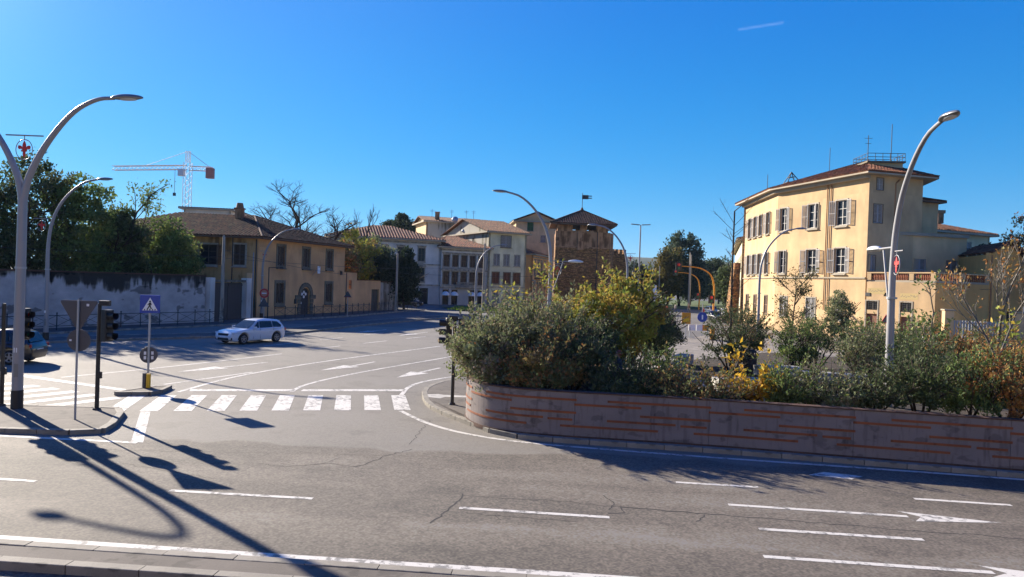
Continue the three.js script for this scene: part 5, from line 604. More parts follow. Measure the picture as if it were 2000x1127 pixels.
// ================================================================= vehicles
// A car in its own metres: x forward, y up, z to its left. The side outline is cut by the wheel arches; the cabin leans inwards.
function car(name, label, [x, z], turn, paint, { L = 4.6, W = 1.8, H = 1.46, wagon = true, group, y = 0.005 } = {}) {
  const o = thing(name, label, 'car', [x, y, z], turn, group), h = L / 2, fx = h - 0.86, rx = -h + 0.86, wr = 0.325, belt = 0.9;
  // lower body: a lofted shell whose plan narrows at nose and tail
  const prof = [[-h, 0.42], [-h - 0.02, 0.62], [-h + 0.04, 0.86], [-h + 0.16, 0.98], [-h + 0.9, 0.99], [0.2, 0.96], [h - 1.35, 0.95], [h - 0.9, 0.90], [h - 0.35, 0.80], [h - 0.08, 0.68], [h, 0.52], [h - 0.03, 0.32], [h - 0.2, 0.2]];
  const s = new THREE.Shape(); s.moveTo(prof[0][0], prof[0][1]); prof.slice(1).forEach(p => s.lineTo(...p)); s.lineTo(fx + wr + 0.06, 0.2); s.absarc(fx, wr, wr + 0.06, -0.35, Math.PI + 0.35, false); s.lineTo(fx - wr - 0.08, 0.2); s.lineTo(rx + wr + 0.08, 0.2); s.absarc(rx, wr, wr + 0.06, -0.35, Math.PI + 0.35, false); s.lineTo(-h + 0.1, 0.24); s.closePath();
  const b = new THREE.ExtrudeGeometry(s, { depth: W - 0.2, bevelEnabled: true, bevelThickness: 0.1, bevelSize: 0.07, bevelOffset: -0.07, bevelSegments: 4, curveSegments: 10 }); b.translate(0, 0, -W / 2 + 0.1);
  const plan = px => { const t = Math.max(0, Math.abs(px) - h + 0.75) / 0.75; return 1 - 0.22 * t * t; }; { const p = b.attributes.position; for (let i = 0; i < p.count; i++) { const yy = p.getY(i), tuck = 1 - 0.05 * sm(0.55, 0.2, yy) - 0.04 * sm(0.75, 1.0, yy); p.setZ(i, p.getZ(i) * plan(p.getX(i)) * tuck); } }
  mesh('body', toCreasedNormals(b, 0.6), paint, o);
  // cabin: rings from belt to roof
  const rf = wagon ? -h + 0.42 : -h + 0.75, ring = (x0, x1, yy, w, k) => { const out = []; for (let i = 0; i <= 12; i++) { const t = i / 12, px = x0 + (x1 - x0) * t; out.push([px, yy, w]); } return out; };
  const lv = [[-h + 0.12, h - 1.28, belt, W / 2 - 0.08], [-h + 0.22, h - 1.62, belt + 0.2, W / 2 - 0.17], [rf, h - 2.02, H - 0.1, W / 2 - 0.26], [rf + 0.14, h - 2.22, H - 0.025, W / 2 - 0.36], [rf + 0.4, h - 2.5, H, W / 2 - 0.55]];
  { const pos = [], idx = [], n = 14; for (const [x0, x1, yy, w] of lv) { for (const sgn of [1, -1]) for (let i = 0; i <= n; i++) { const t = sgn > 0 ? i / n : 1 - i / n, e = Math.pow(Math.sin(Math.PI * clamp(t, 0.0, 1)), 0.18) || 0, px = x0 + (x1 - x0) * t, rr = 0.72 + 0.28 * Math.min(1, e); pos.push(px, yy + (yy > H - 0.15 ? 0.035 * Math.sin(Math.PI * t) - 0.03 * (1 - t) : 0), sgn * w * (i === 0 || i === n ? 0.9 : rr)); } } const m = 2 * (n + 1); for (let l = 0; l + 1 < lv.length; l++) for (let i = 0; i < m; i++) { const a = l * m + i, c = l * m + (i + 1) % m, d = a + m, e = c + m; idx.push(a, d, c, c, d, e); } const top = (lv.length - 1) * m; for (let i = 0; i < n; i++) { const a = top + i, c = top + i + 1, d = top + m - 1 - i, e = top + m - 2 - i; idx.push(a, d, c, c, d, e); }
    const g = new THREE.BufferGeometry(); g.setAttribute('position', new THREE.Float32BufferAttribute(pos, 3)); g.setIndex(idx); g.computeVertexNormals(); const q = g.toNonIndexed(); mesh('cabin', toCreasedNormals(q, 0.7), paint, o); }
  const sideZ = yy => { const t = clamp((yy - belt) / (H - 0.1 - belt)); return W / 2 - 0.08 - 0.17 * t + 0.012; };
  const pane = (name, pts, zs, mat = M.carGlass) => { const pos = [], n = pts.length; for (let i = 1; i + 1 < n; i++) for (const k of [0, i, i + 1]) pos.push(pts[k][0], pts[k][1], zs * sideZ(pts[k][1])); const g = new THREE.BufferGeometry(); g.setAttribute('position', new THREE.Float32BufferAttribute(pos, 3)); g.computeVertexNormals(); g.setAttribute('uv', new THREE.BufferAttribute(new Float32Array(pos.length / 3 * 2), 2)); return mesh(name, g, mat, o); };
  const yb = belt + 0.07, yt = H - 0.11, A = h - 1.5;
  for (const zs of [1, -1]) { pane('side_window', [[0.12, yb], [A - 0.1, yb], [A - 0.55, yt - 0.03], [0.05, yt]], zs); pane('side_window', [[0.04, yb], [0.0, yt], [-0.95, yt - 0.01], [-1.0, yb]], zs); if (wagon) pane('side_window', [[-1.06, yb], [-1.02, yt - 0.01], [-h + 0.72, yt - 0.06], [-h + 0.42, yb + 0.12], [-h + 0.5, yb]], zs); }
  const quad3 = (name, p, mat) => { const g = new THREE.BufferGeometry(), q = [p[0], p[1], p[2], p[0], p[2], p[3]].flat(); g.setAttribute('position', new THREE.Float32BufferAttribute(q, 3)); g.computeVertexNormals(); return mesh(name, g, mat, o); };
  const ws = (xx, yy, zz, k) => [xx, yy, zz * k]; quad3('windscreen', [[h - 1.27, belt + 0.05, W / 2 - 0.2], [h - 1.27, belt + 0.05, -W / 2 + 0.2], [h - 2.03, H - 0.085, -W / 2 + 0.36], [h - 2.03, H - 0.085, W / 2 - 0.36]], M.carGlass);
  quad3('rear_window', [[-h + 0.12, belt + 0.1, -W / 2 + 0.25], [-h + 0.12, belt + 0.1, W / 2 - 0.25], [rf - 0.02, H - 0.13, W / 2 - 0.4], [rf - 0.02, H - 0.13, -W / 2 + 0.4]], M.carGlass);
  const tyre = cached('tyre', () => { const g = new THREE.LatheGeometry([[0.2, -0.1], [0.28, -0.105], [0.32, -0.08], [0.325, 0], [0.32, 0.08], [0.28, 0.105], [0.2, 0.1]].map(p => new THREE.Vector2(...p)), 28); g.rotateX(Math.PI / 2); return g; }), rim = cached('rim', () => { const l = [(() => { const g = new THREE.TorusGeometry(0.2, 0.025, 6, 24); return g; })()]; for (let i = 0; i < 5; i++) { const q = box(0.06, 0.2, 0.03, 0, 0.1, 0); q.rotateZ(i * Math.PI * 0.4); l.push(q); } const c = new THREE.CylinderGeometry(0.055, 0.055, 0.05, 12); c.rotateX(Math.PI / 2); l.push(c); const d = new THREE.CylinderGeometry(0.19, 0.19, 0.01, 20); d.rotateX(Math.PI / 2); d.translate(0, 0, -0.06); return merge(l); }), disc = cached('disc', () => { const d = new THREE.CylinderGeometry(0.2, 0.2, 0.02, 20); d.rotateX(Math.PI / 2); return d; });
  for (const wx of [fx, rx]) for (const zs of [1, -1]) { const g = new THREE.Group(); g.name = 'wheel'; g.position.set(wx, 0.325, zs * (W / 2 - 0.13)); if (zs < 0) g.rotation.y = Math.PI; o.add(g); mesh('tyre', tyre, M.rubber, g); mesh('rim', rim, M.alloy, g, [0, 0, 0.085]); mesh('brake_disc', disc, M.black, g, [0, 0, 0.0]); }
  const slot = (name, w, hh, d, px, py, pz, mat, ry = 0) => mesh(name, planarUV(chamfer(w, hh, d, Math.min(w, hh, d) * 0.25)), mat, o, [px, py, pz], ry);
  slot('grille', 0.86, 0.15, 0.06, h - 0.035, 0.60, 0, M.black, Math.PI / 2); slot('lower_intake', 0.9, 0.13, 0.06, h - 0.02, 0.34, 0, M.black, Math.PI / 2); slot('number_plate', 0.5, 0.11, 0.02, h + 0.015, 0.46, 0, M.signWhite, Math.PI / 2); slot('number_plate', 0.5, 0.11, 0.02, -h - 0.005, 0.62, 0, M.signWhite, -Math.PI / 2);
  for (const zs of [1, -1]) { slot('headlight', 0.42, 0.13, 0.14, h - 0.2, 0.68, zs * (W / 2 - 0.3), M.lampLens, zs > 0 ? Math.PI / 2 + 0.6 - 0.2 : Math.PI / 2 - 0.4); slot('fog_intake', 0.26, 0.15, 0.08, h - 0.1, 0.36, zs * (W / 2 - 0.3), M.black, Math.PI / 2 + zs * 0.3); slot('tail_light', 0.34, 0.15, 0.1, -h + 0.1, 0.82, zs * (W / 2 - 0.28), M.tail, -Math.PI / 2 - zs * 0.4); slot('mirror', 0.14, 0.13, 0.2, h - 1.62, belt + 0.1, zs * (W / 2 + 0.07), paint, 0); for (const [px, w] of [[0.06, 1.15]]) { slot('door_gap', 0.012, 0.66, 0.012, 0.06, 0.62, zs * (W / 2 - 0.012), M.black); slot('door_gap', 0.012, 0.66, 0.012, -1.02, 0.62, zs * (W / 2 - 0.012), M.black); slot('door_gap', 0.012, 0.6, 0.012, A - 0.08, 0.62, zs * (W / 2 - 0.014), M.black); } slot('door_handle', 0.2, 0.035, 0.03, 0.25, 0.8, zs * (W / 2 + 0.0), paint); slot('door_handle', 0.2, 0.035, 0.03, -0.8, 0.82, zs * (W / 2 + 0.0), paint); }
  return o;
}
car('white_car', 'white estate car driving along the far lane', [-16.45, -45.5], Math.atan2(-0.879, -0.477), M.carWhite, { L: 4.35, H: 1.49 });
car('dark_car', 'black hatchback cut off by the left frame edge', [-23.1, -32.1], Math.PI + 0.1, M.carDark, { L: 3.9, W: 1.72, H: 1.52, wagon: true });
car('parked_car', 'pale car parked before the terrace block, mostly behind shrubs', [34.0, -56.5], 0.35, M.carWhite, { L: 4.1, wagon: false });
const queue = 'cars queueing in the far street';
car('white_car', 'white car waiting at the far crossing', [33.6, -112], -1.5, M.carWhite, { L: 4.3, wagon: false, group: queue }); car('dark_car', 'dark car behind the white one at the far crossing', [34.8, -124], -1.5, M.carDark, { L: 4.4, group: queue }); car('red_car', 'red car at the right of the far street', [38.0, -114], -1.5, M.carRed, { L: 4.1, wagon: false, group: queue });
car('silver_car', 'pale car edging out behind the white one in the far street', [31.0, -103], -1.4, M.carWhite, { L: 4.2, wagon: false, group: queue }); car('dark_car', 'dark car at the near end of the far queue', [27.6, -97.5], -1.35, M.carDark, { L: 4.0, group: queue }); car('dark_car', 'dark car parked under the trees by the pale buildings', [-16.0, -112], 0.4, M.carDark, { L: 4.2, wagon: false });

// ================================================================= people
const capsule = (p, a, b, ra, rb) => { const ab = b.clone().sub(a), t = clamp(p.clone().sub(a).dot(ab) / ab.lengthSq()); return p.distanceTo(a.clone().addScaledVector(ab, t)) - (ra + (rb - ra) * t); };
function figure(o, bones, res, lo, size) {                       // one continuous skin round the bones, coloured by clothing
  const mc = new MarchingCubes(res, M.skin, false, false, 60000); mc.isolation = 0; const f = mc.field, p = V(0, 0, 0), half = size / 2, c = V(lo[0] + half, lo[1] + half, lo[2] + half), B = bones.map(([a, b, ra, rb, col]) => ({ a: V(...a), b: V(...b), ra, rb, col }));
  const dist = q => { let m = 9, d = 0, best = 9, col = 0; for (const k of B) { d = capsule(q, k.a, k.b, k.ra, k.rb); if (d < best) { best = d; col = k.col; } const h = clamp(0.5 + 0.5 * (m - d) / 0.05); m = m * (1 - h) + d * h - 0.05 * h * (1 - h) * 0.5; } return [m, col]; };
  const hs = res / 2; for (let k = 0; k < res; k++) for (let j = 0; j < res; j++) for (let i = 0; i < res; i++) { p.set(c.x + (i - hs) / hs * half, c.y + (j - hs) / hs * half, c.z + (k - hs) / hs * half); f[k * res * res + j * res + i] = -dist(p)[0]; }
  mc.update(); const n = mc.count, pos = new Float32Array(n * 3), nor = mc.normalArray.slice(0, n * 3), cl = new Float32Array(n * 3);
  for (let i = 0; i < n; i++) { p.set(c.x + mc.positionArray[3 * i] * half, c.y + mc.positionArray[3 * i + 1] * half, c.z + mc.positionArray[3 * i + 2] * half); p.toArray(pos, 3 * i); cl.set(dist(p)[1], 3 * i); }
  const g = new THREE.BufferGeometry(); g.setAttribute('position', new THREE.BufferAttribute(pos, 3)); g.setAttribute('color', new THREE.BufferAttribute(cl, 3)); g.computeVertexNormals(); void nor;
  mesh('body', g, std(0xffffff, 0.8, { vertexColors: true }), o);
}
// x to the person's left, z the way they face; stride > 0 puts the left foot forward
function person(label, [x, z], turn, { h = 1.72, top = [0.03, 0.03, 0.035], legs = [0.03, 0.035, 0.06], hair = [0.05, 0.03, 0.02], skin = [0.45, 0.27, 0.19], stride = 0.3, res = 44, y = 0, seat = false, arm = 0.25, group } = {}) {
  const o = thing('person', label, 'person', [x, y, z], turn, group), k = h / 1.75, P = (a, b, c) => [a * k, b * k, c * k], s = stride, hip = seat ? 0.62 : 0.93, shoe = [0.02, 0.02, 0.02], bones = [];
  const dy = seat ? -0.3 : 0, B = (a, b, ra, rb, col) => bones.push([a, b, ra * k, rb * k, col]);
  B(P(0, hip, 0), P(0, 1.15 + dy, 0.0), 0.145, 0.14, top); B(P(-0.12, 1.4 + dy, 0), P(0.12, 1.4 + dy, 0), 0.085, 0.085, top); B(P(0, 1.15 + dy, 0), P(0, 1.38 + dy, 0), 0.15, 0.12, top);
  B(P(0, 1.45 + dy, 0), P(0, 1.53 + dy, 0.015), 0.05, 0.048, skin); B(P(0, 1.6 + dy, 0.02), P(0, 1.67 + dy, 0.01), 0.082, 0.09, skin); B(P(0, 1.66 + dy, -0.02), P(0, 1.7 + dy, -0.01), 0.092, 0.088, hair); B(P(0, 1.6 + dy, 0.1), P(0, 1.585 + dy, 0.115), 0.014, 0.016, skin);
  for (const q of [1, -1]) {
    const st = q * s, kn = seat ? P(q * 0.11, 0.56, 0.42) : P(q * 0.1, 0.5, st * 0.55 + 0.03), an = seat ? P(q * 0.11, 0.2, 0.5) : P(q * 0.1, 0.09 + (st < 0 ? 0.05 : 0), st * 0.95 - (st < 0 ? 0.1 : 0));
    B(P(q * 0.09, hip, 0), kn, 0.092, 0.06, legs); B(kn, an, 0.058, 0.042, legs); B(an, [an[0], an[1] - 0.045 * k, an[2] + 0.15 * k], 0.042, 0.034, shoe);
    const el = P(q * 0.25, 1.14 + dy, -st * arm - 0.02), ha = P(q * 0.25, 0.92 + dy, -st * arm * 1.6 + 0.1); B(P(q * 0.19, 1.4 + dy, 0), el, 0.055, 0.044, top); B(el, ha, 0.043, 0.03, top);
    B(ha, [ha[0], ha[1] - 0.08 * k, ha[2] + 0.02 * k], 0.028, 0.03, skin); for (let i = 0; i < 4; i++) B([ha[0] + (i - 1.5) * 0.004 * k, ha[1] - 0.08 * k, ha[2] + (0.035 - i * 0.02) * k], [ha[0] - q * 0.012 * k, ha[1] - (0.15 - Math.abs(i - 1.3) * 0.01) * k, ha[2] + (0.045 - i * 0.02) * k], 0.009, 0.008, skin); B([ha[0], ha[1] - 0.04 * k, ha[2] + 0.03 * k], [ha[0] - q * 0.01, ha[1] - 0.1 * k, ha[2] + 0.065 * k], 0.011, 0.009, skin);
  }
  figure(o, bones, res, [-0.95, -0.03, -0.95], 1.9); return o;
}
person('person in a dark coat with red-brown hair sitting among the plants of the bed', [3.65, -24.0], -1.9, { seat: true, res: 110, y: 0.8, hair: [0.24, 0.07, 0.03], top: [0.03, 0.033, 0.04], legs: [0.05, 0.055, 0.07], stride: 0, arm: 0.3 });
{ const o = thing('boulder', 'pale boulder used as a seat in the planting bed', 'stone', [3.72, 0.95, -24.0]); const g = new THREE.IcosahedronGeometry(0.34, 2), p = g.attributes.position; for (let i = 0; i < p.count; i++) { const k = 1 + 0.12 * Math.sin(p.getX(i) * 11 + p.getY(i) * 7) * Math.cos(p.getZ(i) * 9); p.setXYZ(i, p.getX(i) * k, p.getY(i) * k * 0.85, p.getZ(i) * k); } g.computeVertexNormals(); mesh('body', g, M.serena, o, [0, 0.14, 0]); }
const crossing = 'people on the far crossing';
person('person in red walking on the far crossing', [25.6, -118], 1.6, { top: [0.42, 0.05, 0.03], group: crossing, res: 40 }); person('person in a pale top striding over the far crossing', [28.6, -125], -1.5, { top: [0.4, 0.33, 0.28], stride: 0.34, group: crossing, res: 40 }); person('person in a brown coat on the far crossing', [31.4, -127], -1.4, { top: [0.10, 0.05, 0.03], group: crossing, res: 40 }); person('dark figure at the right end of the far crossing', [36.5, -118], 1.7, { group: crossing, res: 40 });
for (const [q, l, t] of [[[36.5, -100], 'person in blue standing near the street corner', [0.05, 0.07, 0.2]], [[35.0, -103], 'person in a red jacket beside the street corner', [0.35, 0.03, 0.03]]]) person(l, [q[0] - 7.4, q[1]], 0.4, { top: t, res: 40, stride: 0.1, group: 'people at the street corner' });
{ // scooter and rider
  const o = thing('scooter', 'dark scooter stopped at the edge of the plaza', 'scooter', [14.2, 0.0, -63.5], 2.2); const ty = cached('styre', () => { const g = new THREE.TorusGeometry(0.22, 0.07, 8, 20); return g; });
  for (const zx of [0.62, -0.6]) { const g = new THREE.Group(); g.name = 'wheel'; g.position.set(0, 0.29, zx); g.rotation.y = Math.PI / 2; o.add(g); mesh('tyre', ty, M.rubber, g); mesh('rim', new THREE.CylinderGeometry(0.15, 0.15, 0.06, 14).rotateX(Math.PI / 2), M.alloy, g); }
  mesh('body', mbox([box(0.3, 0.35, 0.9, 0, 0.62, -0.35), box(0.36, 0.12, 0.5, 0, 0.34, 0.15), box(0.4, 0.7, 0.12, 0, 0.7, 0.45, -0.25)]), M.carDark, o); mesh('seat', planarUV(chamfer(0.28, 0.12, 0.75, 0.04)), M.rubber, o, [0, 0.84, -0.3]); mesh('handlebar', merge([tube(V(-0.34, 1.08, 0.4), V(0.34, 1.08, 0.4), 0.025), tube(V(0, 0.4, 0.62), V(0, 1.08, 0.4), 0.035)]), M.black, o); mesh('windshield', planarUV(chamfer(0.4, 0.4, 0.02, 0.005)), M.carGlass, o, [0, 1.25, 0.48]); mesh('headlight', new THREE.SphereGeometry(0.09, 12, 8), M.lampLens, o, [0, 0.95, 0.52]);
  const r = person('helmeted rider in black sitting on the scooter', [14.32, -63.35], 2.2, { seat: true, res: 64, y: 0.28, hair: [0.01, 0.01, 0.012], skin: [0.03, 0.03, 0.03], stride: 0, arm: 0.2 });
}

// ================================================================= trees, shrubs, hills
const leafGeo = (() => { const g = new THREE.BufferGeometry(); g.setAttribute('position', new THREE.Float32BufferAttribute([0, 0, 0, -0.26, 0.45, 0.06, 0, 1, -0.06, 0, 0, 0, 0, 1, -0.06, 0.26, 0.45, 0.06], 3)); g.computeVertexNormals(); return g; })();
const sprayGeo = (() => { const pos = []; for (const [a, l] of [[-0.7, 0.7], [-0.25, 0.95], [0.25, 1], [0.7, 0.75]]) { const s = Math.sin(a) * l, c = Math.cos(a) * l, w = 0.1; pos.push(0, 0, 0, s - w, c * 0.55, 0.08, s, c, 0, 0, 0, 0, s, c, 0, s + w, c * 0.55, -0.08); } const g = new THREE.BufferGeometry(); g.setAttribute('position', new THREE.Float32BufferAttribute(pos, 3)); g.computeVertexNormals(); return g; })();
function foliage(parent, name, pts, size, cols, seed, { geo = leafGeo, mat = M.leaf, up = 0.25, vary = 0.9 } = {}) {
  const R = rng(seed), m = new THREE.InstancedMesh(geo, mat, pts.length), d = new THREE.Object3D(), c = new THREE.Color(), dir = V(0, 0, 0), Y = V(0, 1, 0), q = new THREE.Quaternion();
  pts.forEach((p, i) => { dir.set(R() * 2 - 1, R() * 2 - 1 + up * 2, R() * 2 - 1).normalize(); q.setFromUnitVectors(Y, dir); d.quaternion.setFromAxisAngle(dir, R() * 6.28).multiply(q); d.position.set(p[0], p[1], p[2]); const s = size * (1 - vary / 2 + vary * R()); d.scale.set(s, s, s); d.updateMatrix(); m.setMatrixAt(i, d.matrix); const a = cols[Math.floor((p[3] ?? R()) * 0.999 * cols.length)], b = cols[Math.floor(R() * cols.length)], t = 0.35 * R(), v = 0.75 + 0.5 * R(); c.setRGB((a[0] * (1 - t) + b[0] * t) * v, (a[1] * (1 - t) + b[1] * t) * v, (a[2] * (1 - t) + b[2] * t) * v); m.setColorAt(i, c); });
  m.name = name; m.castShadow = m.receiveShadow = true; m.userData.kind = 'stuff'; parent.add(m); return m;
}
// clumps of leaves spread through an uneven crown
function crownPts(R, [cx, cy, cz], [rx, ry, rz], clumps, per, cr, { shell = 0.55, lean = 0, flat = 0 } = {}) {
  const out = []; for (let k = 0; k < clumps; k++) { let u, v, w, l; do { u = R() * 2 - 1; v = R() * 2 - 1; w = R() * 2 - 1; l = Math.hypot(u, v, w); } while (l > 1 || l < shell * R() * 1.4); if (flat && v < -flat) v = -flat * R(); const bump = 0.78 + 0.42 * R(), px = cx + u * rx * bump + lean * v, py = cy + v * ry * bump, pz = cz + w * rz * bump, c = R(), s = cr * (0.6 + 0.8 * R()), n = Math.round(per * (0.5 + R())); for (let i = 0; i < n; i++) { const a = R() * 6.28, b = Math.acos(2 * R() - 1), r = s * Math.pow(R(), 0.45); out.push([px + r * Math.sin(b) * Math.cos(a), py + r * Math.cos(b) * 0.8, pz + r * Math.sin(b) * Math.sin(a), clamp(c + (R() - 0.5) * 0.3)]); } } return out;
}
function limbs(R, start, dir, len, rad, depth, o, geos, tips) {        // recursive tapered branching
  const bend = () => (R() - 0.5) * o.bend, n = 3, pts = [start.clone()], d = dir.clone(); let p = start.clone();
  for (let i = 0; i < n; i++) { d.x += bend(); d.z += bend(); d.y += bend() * 0.6 + o.rise; d.normalize(); p = p.clone().addScaledVector(d, len / n); pts.push(p); }
  geos.push(taperTube(pts, [rad, rad * 0.82, rad * o.taper], depth > 2 ? 7 : depth > 0 ? 5 : 3, depth > 1 ? 5 : 3)); tips.push([p.clone(), depth]);
  if (depth <= 0) return; const k = o.fork[0] + Math.floor(R() * (o.fork[1] - o.fork[0] + 1));
  for (let i = 0; i < k; i++) { const t = i === 0 ? 1 : 0.35 + 0.6 * R(), f = t * n, j = Math.min(n - 1, Math.floor(f)), s = pts[j].clone().lerp(pts[j + 1], f - j), a = (i / k + R() * 0.4) * 6.28, e = d.clone().add(V(Math.cos(a), 0, Math.sin(a)).multiplyScalar(o.spread * (0.6 + 0.8 * R()))).normalize(); limbs(R, s, e, len * (o.shrink + (R() - 0.5) * 0.2), rad * (i ? o.thin ?? 0.5 : o.lead ?? 0.66), depth - 1, o, geos, tips); }
}
const BR = { bend: 0.35, rise: 0.06, taper: 0.62, fork: [3, 4], spread: 0.85, shrink: 0.68 };
function tree(name, label, [x, y, z], seed, o) {
  const t = thing(name, label, o.cat ?? 'tree', [x, y, z], 0, o.group), R = rng(seed), geos = [], tips = [], H = o.h;
  limbs(R, V(0, 0, 0), V(o.tilt ?? 0, 1, 0).normalize(), H * (o.bole ?? 0.42), o.r ?? H * 0.022, o.depth ?? 3, { ...BR, ...(o.br ?? {}) }, geos, tips);
  mesh('trunk', merge([geos[0]]), o.bark ?? M.bark, t); mesh('limbs', merge(geos.slice(1)), o.bark ?? M.bark, t);
  if (o.crowns) { const pts = o.crowns.flatMap(c => crownPts(R, c[0], c[1], c[2], c[3], c[4], c[5])); foliage(t, 'crown', pts, o.leaf, o.cols, seed + 1, o.fo); }
  if (o.tipLeaves) { const pts = []; for (const [p, d] of tips) if (d <= (o.tipDepth ?? 1)) for (let i = 0; i < o.tipLeaves; i++) pts.push([p.x + (R() - 0.5) * o.tipR, p.y + (R() - 0.5) * o.tipR, p.z + (R() - 0.5) * o.tipR, R()]); foliage(t, 'crown', pts, o.leaf, o.cols, seed + 1, o.fo); }
  return t;
}
function shrub(name, label, [x, y, z], seed, { r, h, cols, leaf = 0.12, n = 90, per = 120, cr = 0.38, stems = 7, rz, lift = 0, group, bark = M.bark, fo, twigs = 0 }) {
  const t = thing(name, label, 'shrub', [x, y, z], 0, group), R = rng(seed), geos = [], tips = []; for (let i = 0; i < stems; i++) { const a = i / stems * 6.28 + R(); limbs(R, V(Math.cos(a) * r * 0.15, 0, Math.sin(a) * r * 0.15), V(Math.cos(a) * 0.45 * r / h * 2, 1, Math.sin(a) * 0.45).normalize(), h * 0.52, 0.03 + 0.008 * h, 2, { ...BR, shrink: 0.6, fork: [2, 3] }, geos, tips); }
  mesh('stems', merge(geos), bark, t); const pts = [], lobes = 7, q = rz ?? r; for (let k = 0; k < lobes; k++) { const a = (k / lobes + 0.12 * R()) * 6.28, d = k ? 0.35 + 0.4 * R() : 0.1, s = (k ? 0.42 : 0.6) + 0.22 * R(); pts.push(...crownPts(R, [Math.cos(a) * r * d, h * (0.36 + lift + (k ? 0.36 * R() : 0.22)), Math.sin(a) * q * d], [r * s, h * 0.26 * (0.7 + 0.6 * R()), q * s], Math.round(n / lobes), per, cr, { shell: 0.5 })); }
  if (twigs) { const tg = []; for (let i = 0; i < twigs; i++) { const a = R() * 6.28, e = 0.1 + R() * 1.2, d = V(Math.cos(a) * Math.cos(e), Math.sin(e), Math.sin(a) * Math.cos(e)), s = V(d.x * r * 0.8, h * 0.55 + d.y * h * 0.36, d.z * (rz ?? r) * 0.8), len = 0.3 + 1.0 * R() * R() + 0.2, e2 = s.clone().addScaledVector(d, len).add(V(0, R() * 0.25, 0)); tg.push(taperTube([s, e2], [0.012, 0.004], 3, 1)); for (let k = 0; k < 16; k++) { const u = 0.2 + 0.8 * R(), p = s.clone().lerp(e2, u); pts.push([p.x + (R() - 0.5) * 0.09, p.y + (R() - 0.5) * 0.09, p.z + (R() - 0.5) * 0.09, R()]); } } mesh('twigs', merge(tg), bark, t); }
  foliage(t, 'foliage', pts, leaf, cols, seed + 1, fo); return t;
}
// leaf colours as the plants have them
const C = {
  olive: [[0.19, 0.22, 0.09], [0.25, 0.26, 0.14], [0.15, 0.19, 0.075], [0.28, 0.22, 0.15], [0.21, 0.24, 0.12]],
  lime: [[0.28, 0.31, 0.05], [0.40, 0.38, 0.06], [0.19, 0.25, 0.05], [0.48, 0.35, 0.06], [0.30, 0.20, 0.07]],
  dark: [[0.07, 0.105, 0.04], [0.10, 0.135, 0.05], [0.06, 0.09, 0.038], [0.12, 0.13, 0.06]],
  mid: [[0.12, 0.19, 0.05], [0.17, 0.23, 0.06], [0.10, 0.15, 0.05], [0.22, 0.24, 0.07]],
  autumn: [[0.42, 0.18, 0.05], [0.32, 0.13, 0.045], [0.48, 0.28, 0.07], [0.20, 0.17, 0.06]],
  gold: [[0.66, 0.42, 0.035], [0.55, 0.36, 0.035], [0.46, 0.23, 0.03], [0.40, 0.34, 0.06]],
  rust: [[0.25, 0.18, 0.07], [0.17, 0.20, 0.07], [0.32, 0.16, 0.06], [0.14, 0.17, 0.06]],
  cedar: [[0.06, 0.09, 0.05], [0.085, 0.115, 0.06], [0.05, 0.075, 0.045]], yew: [[0.035, 0.055, 0.028], [0.05, 0.07, 0.035]],
};
const bg = 'big shrubs behind the planter wall';
shrub('shrub', 'grey-olive shrub hanging over the rounded end of the planter wall', [-0.55, 1.0, -22.6], 11, { r: 1.4, h: 2.05, cols: C.olive, n: 130, per: 130, leaf: 0.11, twigs: 70, group: bg });
shrub('shrub', 'tall grey-olive shrub second from the rounded wall end', [0.2, 1.0, -24.3], 12, { r: 1.7, h: 2.4, cols: C.olive, n: 170, per: 130, leaf: 0.11, twigs: 90, group: bg });
shrub('shrub', 'grey-olive shrub left of the yellow-green one', [1.6, 1.0, -25.0], 13, { r: 1.5, h: 2.35, cols: C.olive, n: 150, per: 130, leaf: 0.11, twigs: 90, group: bg });
shrub('shrub', 'yellow-green broad-leaved shrub in the middle of the big shrubs', [2.5, 1.0, -27.6], 14, { r: 1.8, h: 2.75, cols: C.lime, n: 150, per: 90, leaf: 0.17, twigs: 40, group: bg });
shrub('shrub', 'highest yellow-green shrub in front of the tower', [4.1, 1.0, -28.6], 15, { r: 1.8, h: 3.3, cols: C.lime, n: 170, per: 90, leaf: 0.17, twigs: 50, group: bg });
shrub('shrub', 'golden-tipped pointed shrub at the right of the yellow-green group', [4.9, 1.0, -29.9], 16, { r: 1.1, h: 3.8, cols: C.lime, n: 110, per: 80, leaf: 0.17, twigs: 40, group: bg });
shrub('shrub', 'large dark green shrub sloping down towards the plaza benches', [6.5, 0.12, -36.4], 17, { r: 1.8, h: 3.7, cols: C.dark, n: 170, per: 130, leaf: 0.12, twigs: 40, group: bg });
shrub('shrub', 'low dark green shrub at the foot of the plaza shrub group', [8.2, 0.12, -41.0], 18, { r: 1.6, h: 3.3, cols: C.dark, n: 110, per: 130, leaf: 0.12, twigs: 30, group: bg });
shrub('shrub', 'dark shaded shrub low in the middle of the planter bed', [2.0, 1.0, -23.0], 19, { r: 1.2, h: 1.55, cols: C.dark, n: 120, per: 130, leaf: 0.11, twigs: 50, group: bg });
shrub('shrub', 'brownish shaded shrub low in front of the grey-olive ones', [1.0, 1.0, -22.0], 20, { r: 1.5, h: 1.5, cols: C.rust, n: 110, per: 130, leaf: 0.11, twigs: 50, group: bg });
shrub('shrub', 'dark undergrowth shrub left of the walking person', [2.7, 1.0, -25.6], 21, { r: 1.1, h: 1.9, cols: C.dark, n: 100, per: 120, leaf: 0.12, twigs: 30, group: bg });
shrub('shrub', 'leggy green plant with upright spikes in front of the stone benches', [4.7, 1.0, -22.2], 22, { r: 0.6, h: 0.95, cols: C.mid, n: 45, per: 80, leaf: 0.10, twigs: 45 });
